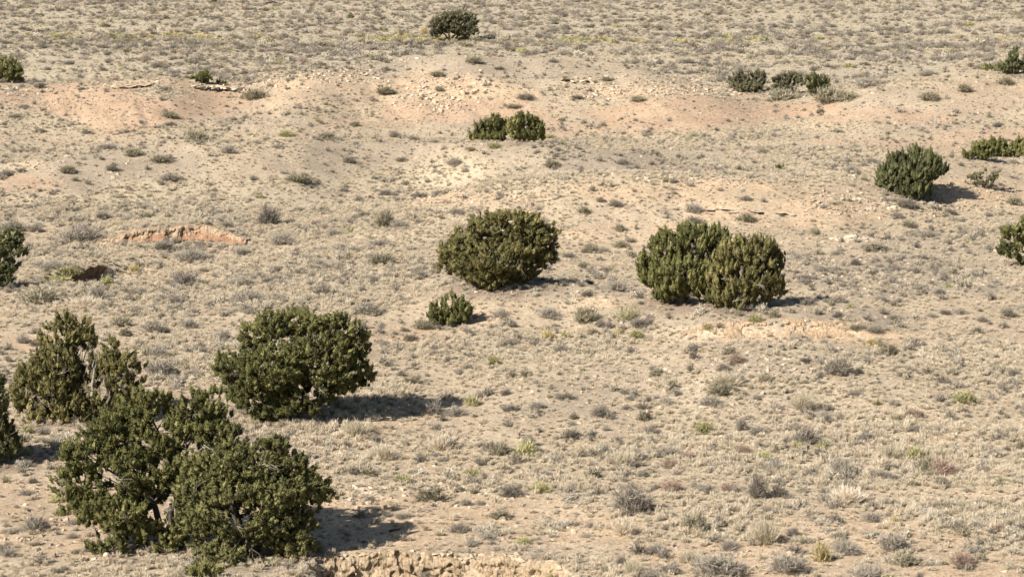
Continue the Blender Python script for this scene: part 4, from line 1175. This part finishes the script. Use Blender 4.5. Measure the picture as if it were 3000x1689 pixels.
# keep the cover out of the tree trunks' feet only; grass grows up to the crowns
grass_p, low_p, peb_p = [], [], []
rr = np.random.default_rng(77)
for y0, y1, dg, dl, dp in ((48, 80, 42.0, 10.0, 60.0), (80, 130, 28.0, 8.0, 18.0), (130, 190, 13.0, 5.5, 7.0), (190, 240, 7.0, 4.2, 5.0), (240, 340, 1.6, 1.2, 0.0), (340, 560, 0.6, 0.6, 0.0)):
    A = area(y0, y1)
    # grass tufts
    n = int(A * dg)
    x, y, z = sample(y0, y1, n, rr)
    red, sand, grav, gs = cover(x, y, z)
    cl = smooth(-0.25, 0.45, fbm(x / 1.6, y / 2.4, 3, 33)) * smooth(-0.6, 0.1, fbm(x / (5 + .05 * y), y / 8.0, 5, 37))
    dens = np.clip(gs * 1.35 * (0.5 + 0.7 * cl) + 0.09 + 0.08 * grav * cl, 0, 1)
    k = rr.random(n) < dens
    grass_p.append((x[k], y[k], z[k], gs[k]))
    # low shrubs
    n = int(A * dl)
    x, y, z = sample(y0, y1, n, rr)
    red, sand, grav, gs = cover(x, y, z)
    cl = smooth(-0.3, 0.5, fbm(x / 3.0 + 9, y / 4.5, 3, 43)) * smooth(-0.6, 0.35, fbm(x / (9 + .06 * y) + 3, y / 14.0, 3, 47))
    dens = np.clip(0.20 + 0.45 * gs + 0.22 * grav + 0.25 * cl - 0.22 * sand - 0.15 * red, 0.04, 1) * (0.25 + 1.0 * cl)
    k = rr.random(n) < dens
    low_p.append((x[k], y[k], z[k], gs[k]))
    # pebbles
    n = int(A * dp)
    if n:
        x, y, z = sample(y0, y1, n, rr)
        red, sand, grav, gs = cover(x, y, z)
        cl = smooth(-0.2, 0.5, fbm(x / 2.2 + 4, y / 3.0, 3, 53))
        k = rr.random(n) < np.clip(0.12 + 0.7 * grav + 0.35 * sand + 0.2 * red - 0.25 * gs, 0.03, 1) * (0.25 + 0.75 * cl)
        peb_p.append((x[k], y[k], z[k], grav[k]))

gx, gy, gz_, gw = (np.concatenate(q) for q in zip(*grass_p))
n = len(gx)
far = smooth(150, 420, gy)
w = (0.11 + 0.22 * rr.random(n) ** 1.6) * (0.8 + 0.35 * gw) * (1 + 1.2 * far)
hh = w * (0.7 + 0.6 * rr.random(n)) * (1 - 0.25 * far)
pick = np.where(rr.random(n) < np.where(gy > 285, 0.45, 0.78), rr.integers(0, 4, n), np.where(rr.random(n) < .6, rr.integers(4, 6, n), rr.integers(6, 8, n)))
GR = [shrub_mesh('s', 500 + i, 90, False, 'grass_form') for i in range(4)] + [shrub_mesh('t', 520 + i, 90, False, 'grass_form') for i in range(2)] + [shrub_mesh('a', 540 + i, 40, False, 'grass_form') for i in range(2)]
scatter('dry_grass', 'pale dry grass tufts covering the desert slope', 'grass', np.stack([gx, gy, gz_ - .01], 1),
        np.stack([0 * gx, 0 * gx, rr.random(n) * 6.28], 1), np.stack([w, w, hh], 1), pick, GR)

lx, ly, lz, lw = (np.concatenate(q) for q in zip(*low_p))
n = len(lx)
far = smooth(190, 300, ly)
w = (0.16 + 0.46 * rr.random(n) ** 2.6) * (1 + 1.7 * far)
hh = w * (0.75 + 0.5 * rr.random(n))
u_ = rr.random(n)
pick = np.select([u_ < .44, u_ < .74, u_ < .88, u_ < .965, u_ < .99], [rr.integers(0, 3, n), rr.integers(3, 5, n), rr.integers(5, 7, n), rr.integers(7, 9, n), 9 + 0 * rr.integers(0, 1, n)], 10)
vrow = project(lx, ly, lz)[1]
ux = project(lx, ly, lz)[0]
yellow = np.exp(-((vrow - (100 - 6 * np.sin(ux / 330.0))) / 5.0) ** 2) * smooth(0.05, 0.5, fbm(lx / 9.0, ly / 20.0, 2, 63) + 0.28)
yl = rr.random(n) < yellow
pick = np.where(yl, 10 + rr.integers(0, 2, n), pick)
LO = [shrub_mesh('g', 600 + i, 70, False, 'shrub_form') for i in range(3)] + [shrub_mesh('d', 620 + i, 70, False, 'shrub_form') for i in range(2)] + \
     [shrub_mesh('a', 630 + i, 60, False, 'shrub_form') for i in range(2)] + [shrub_mesh('o', 640 + i, 70, False, 'shrub_form') for i in range(2)] + \
     [shrub_mesh('r', 650, 70, False, 'shrub_form')] + [shrub_mesh('y', 660, 70, False, 'shrub_form'), shrub_mesh('w', 661, 70, False, 'shrub_form')]
# the low ash-coloured mats seen between the shrubs
mp = []
for (px, py, wp) in MATS_LOW:
    g, s = ground_at(px, py)
    for i in range(14):
        dx, dy = rr.normal() * wp * s * .32, rr.normal() * wp * s * .9
        mp.append((g.x + dx, g.y + dy, float(ground_z(g.x + dx, g.y + dy))))
mp = np.array(mp)
P = np.concatenate([np.stack([lx, ly, lz - .01], 1), mp])
nm_ = len(mp)
wm = 0.22 + 0.2 * rr.random(nm_)
scatter('low_shrubbery', 'low grey and ashy desert scrub dotted over the ground', 'scrub', P,
        np.concatenate([np.stack([0 * lx, 0 * lx, rr.random(n) * 6.28], 1), np.stack([np.zeros(nm_), np.zeros(nm_), rr.random(nm_) * 6.28], 1)]),
        np.concatenate([np.stack([w * (1 + .55 * far), w, hh * (1 - .1 * far)], 1), np.stack([wm, wm, wm * .8], 1)]), np.concatenate([pick, rr.integers(5, 7, nm_)]), LO)

ROCKY = [(900, 200, 300, 42, .8), (1120, 238, 170, 48, 1), (1600, 225, 240, 42, .9), (1790, 215, 110, 28, 1), (420, 215, 230, 18, .8), (560, 228, 60, 8, 1), (1460, 212, 70, 14, 1),
         (2200, 520, 400, 42, .8), (1240, 495, 200, 30, .9), (1700, 455, 300, 24, .5), (1100, 1228, 360, 20, .9), (900, 1245, 90, 24, .9), (1450, 745, 60, 14, .8), (2450, 490, 150, 30, .7), (300, 440, 120, 12, .4),
         (150, 415, 120, 14, .6), (1820, 1175, 80, 10, .8), (1120, 1400, 330, 26, .5), (330, 1400, 160, 14, .3), (2140, 600, 110, 14, .7), (40, 232, 60, 14, .9)]
rub = []
for y0, y1, dn in ((50, 80, 18.0), (100, 140, 14.0), (175, 245, 9.0)):
    x, y, z = sample(y0, y1, int(area(y0, y1) * dn), rr)
    u, v, _ = project(x, y, z)
    wgt = patch(u, v, ROCKY, 1.3 * fbm(x / 5.0, y / 5.0, 5, 99))
    k = rr.random(len(x)) < wgt * smooth(-.5, .4, fbm(x / 1.7, y / 1.7, 3, 101))
    rub.append((x[k], y[k], z[k]))
bx, by, bz = (np.concatenate(q) for q in zip(*rub))
n = len(bx)
w = (0.09 + 0.26 * rr.random(n) ** 3.5) * np.interp(by, [55, 120, 210], [.75, .9, 1.2])
scatter('rubble', 'broken tan sandstone rubble lying on the rocky slopes', 'rubble', np.stack([bx, by, bz + w * .06], 1),
        np.stack([rr.normal(size=n) * .25, rr.normal(size=n) * .25, rr.random(n) * 6.28], 1), np.stack([w, w * .9, w], 1), rr.integers(0, 12, n),
        STONES['rock'] + STONES['dark_rock'])
print('rubble', n)

qx, qy, qz, qg = (np.concatenate(q) for q in zip(*peb_p))
n = len(qx)
w = (0.045 + 0.16 * rr.random(n) ** 3.5) * (1 + 0.7 * smooth(70, 220, qy))
scatter('gravel', 'small loose stones strewn over bare desert soil', 'gravel', np.stack([qx, qy, qz + w * .05], 1),
        np.stack([rr.normal(size=n) * .3, rr.normal(size=n) * .3, rr.random(n) * 6.28], 1), np.stack([w, w, w * .9], 1), rr.integers(0, 12, n),
        STONES['rock'][:4] + STONES['dark_rock'] + STONES['dark_rock'][:2])
print('tris', sum(len(m.loops) - 2 * len(m.polygons) for m in bpy.data.meshes))
print('scatter', len(gx), len(P), len(qx), 'shrubs', len(items))
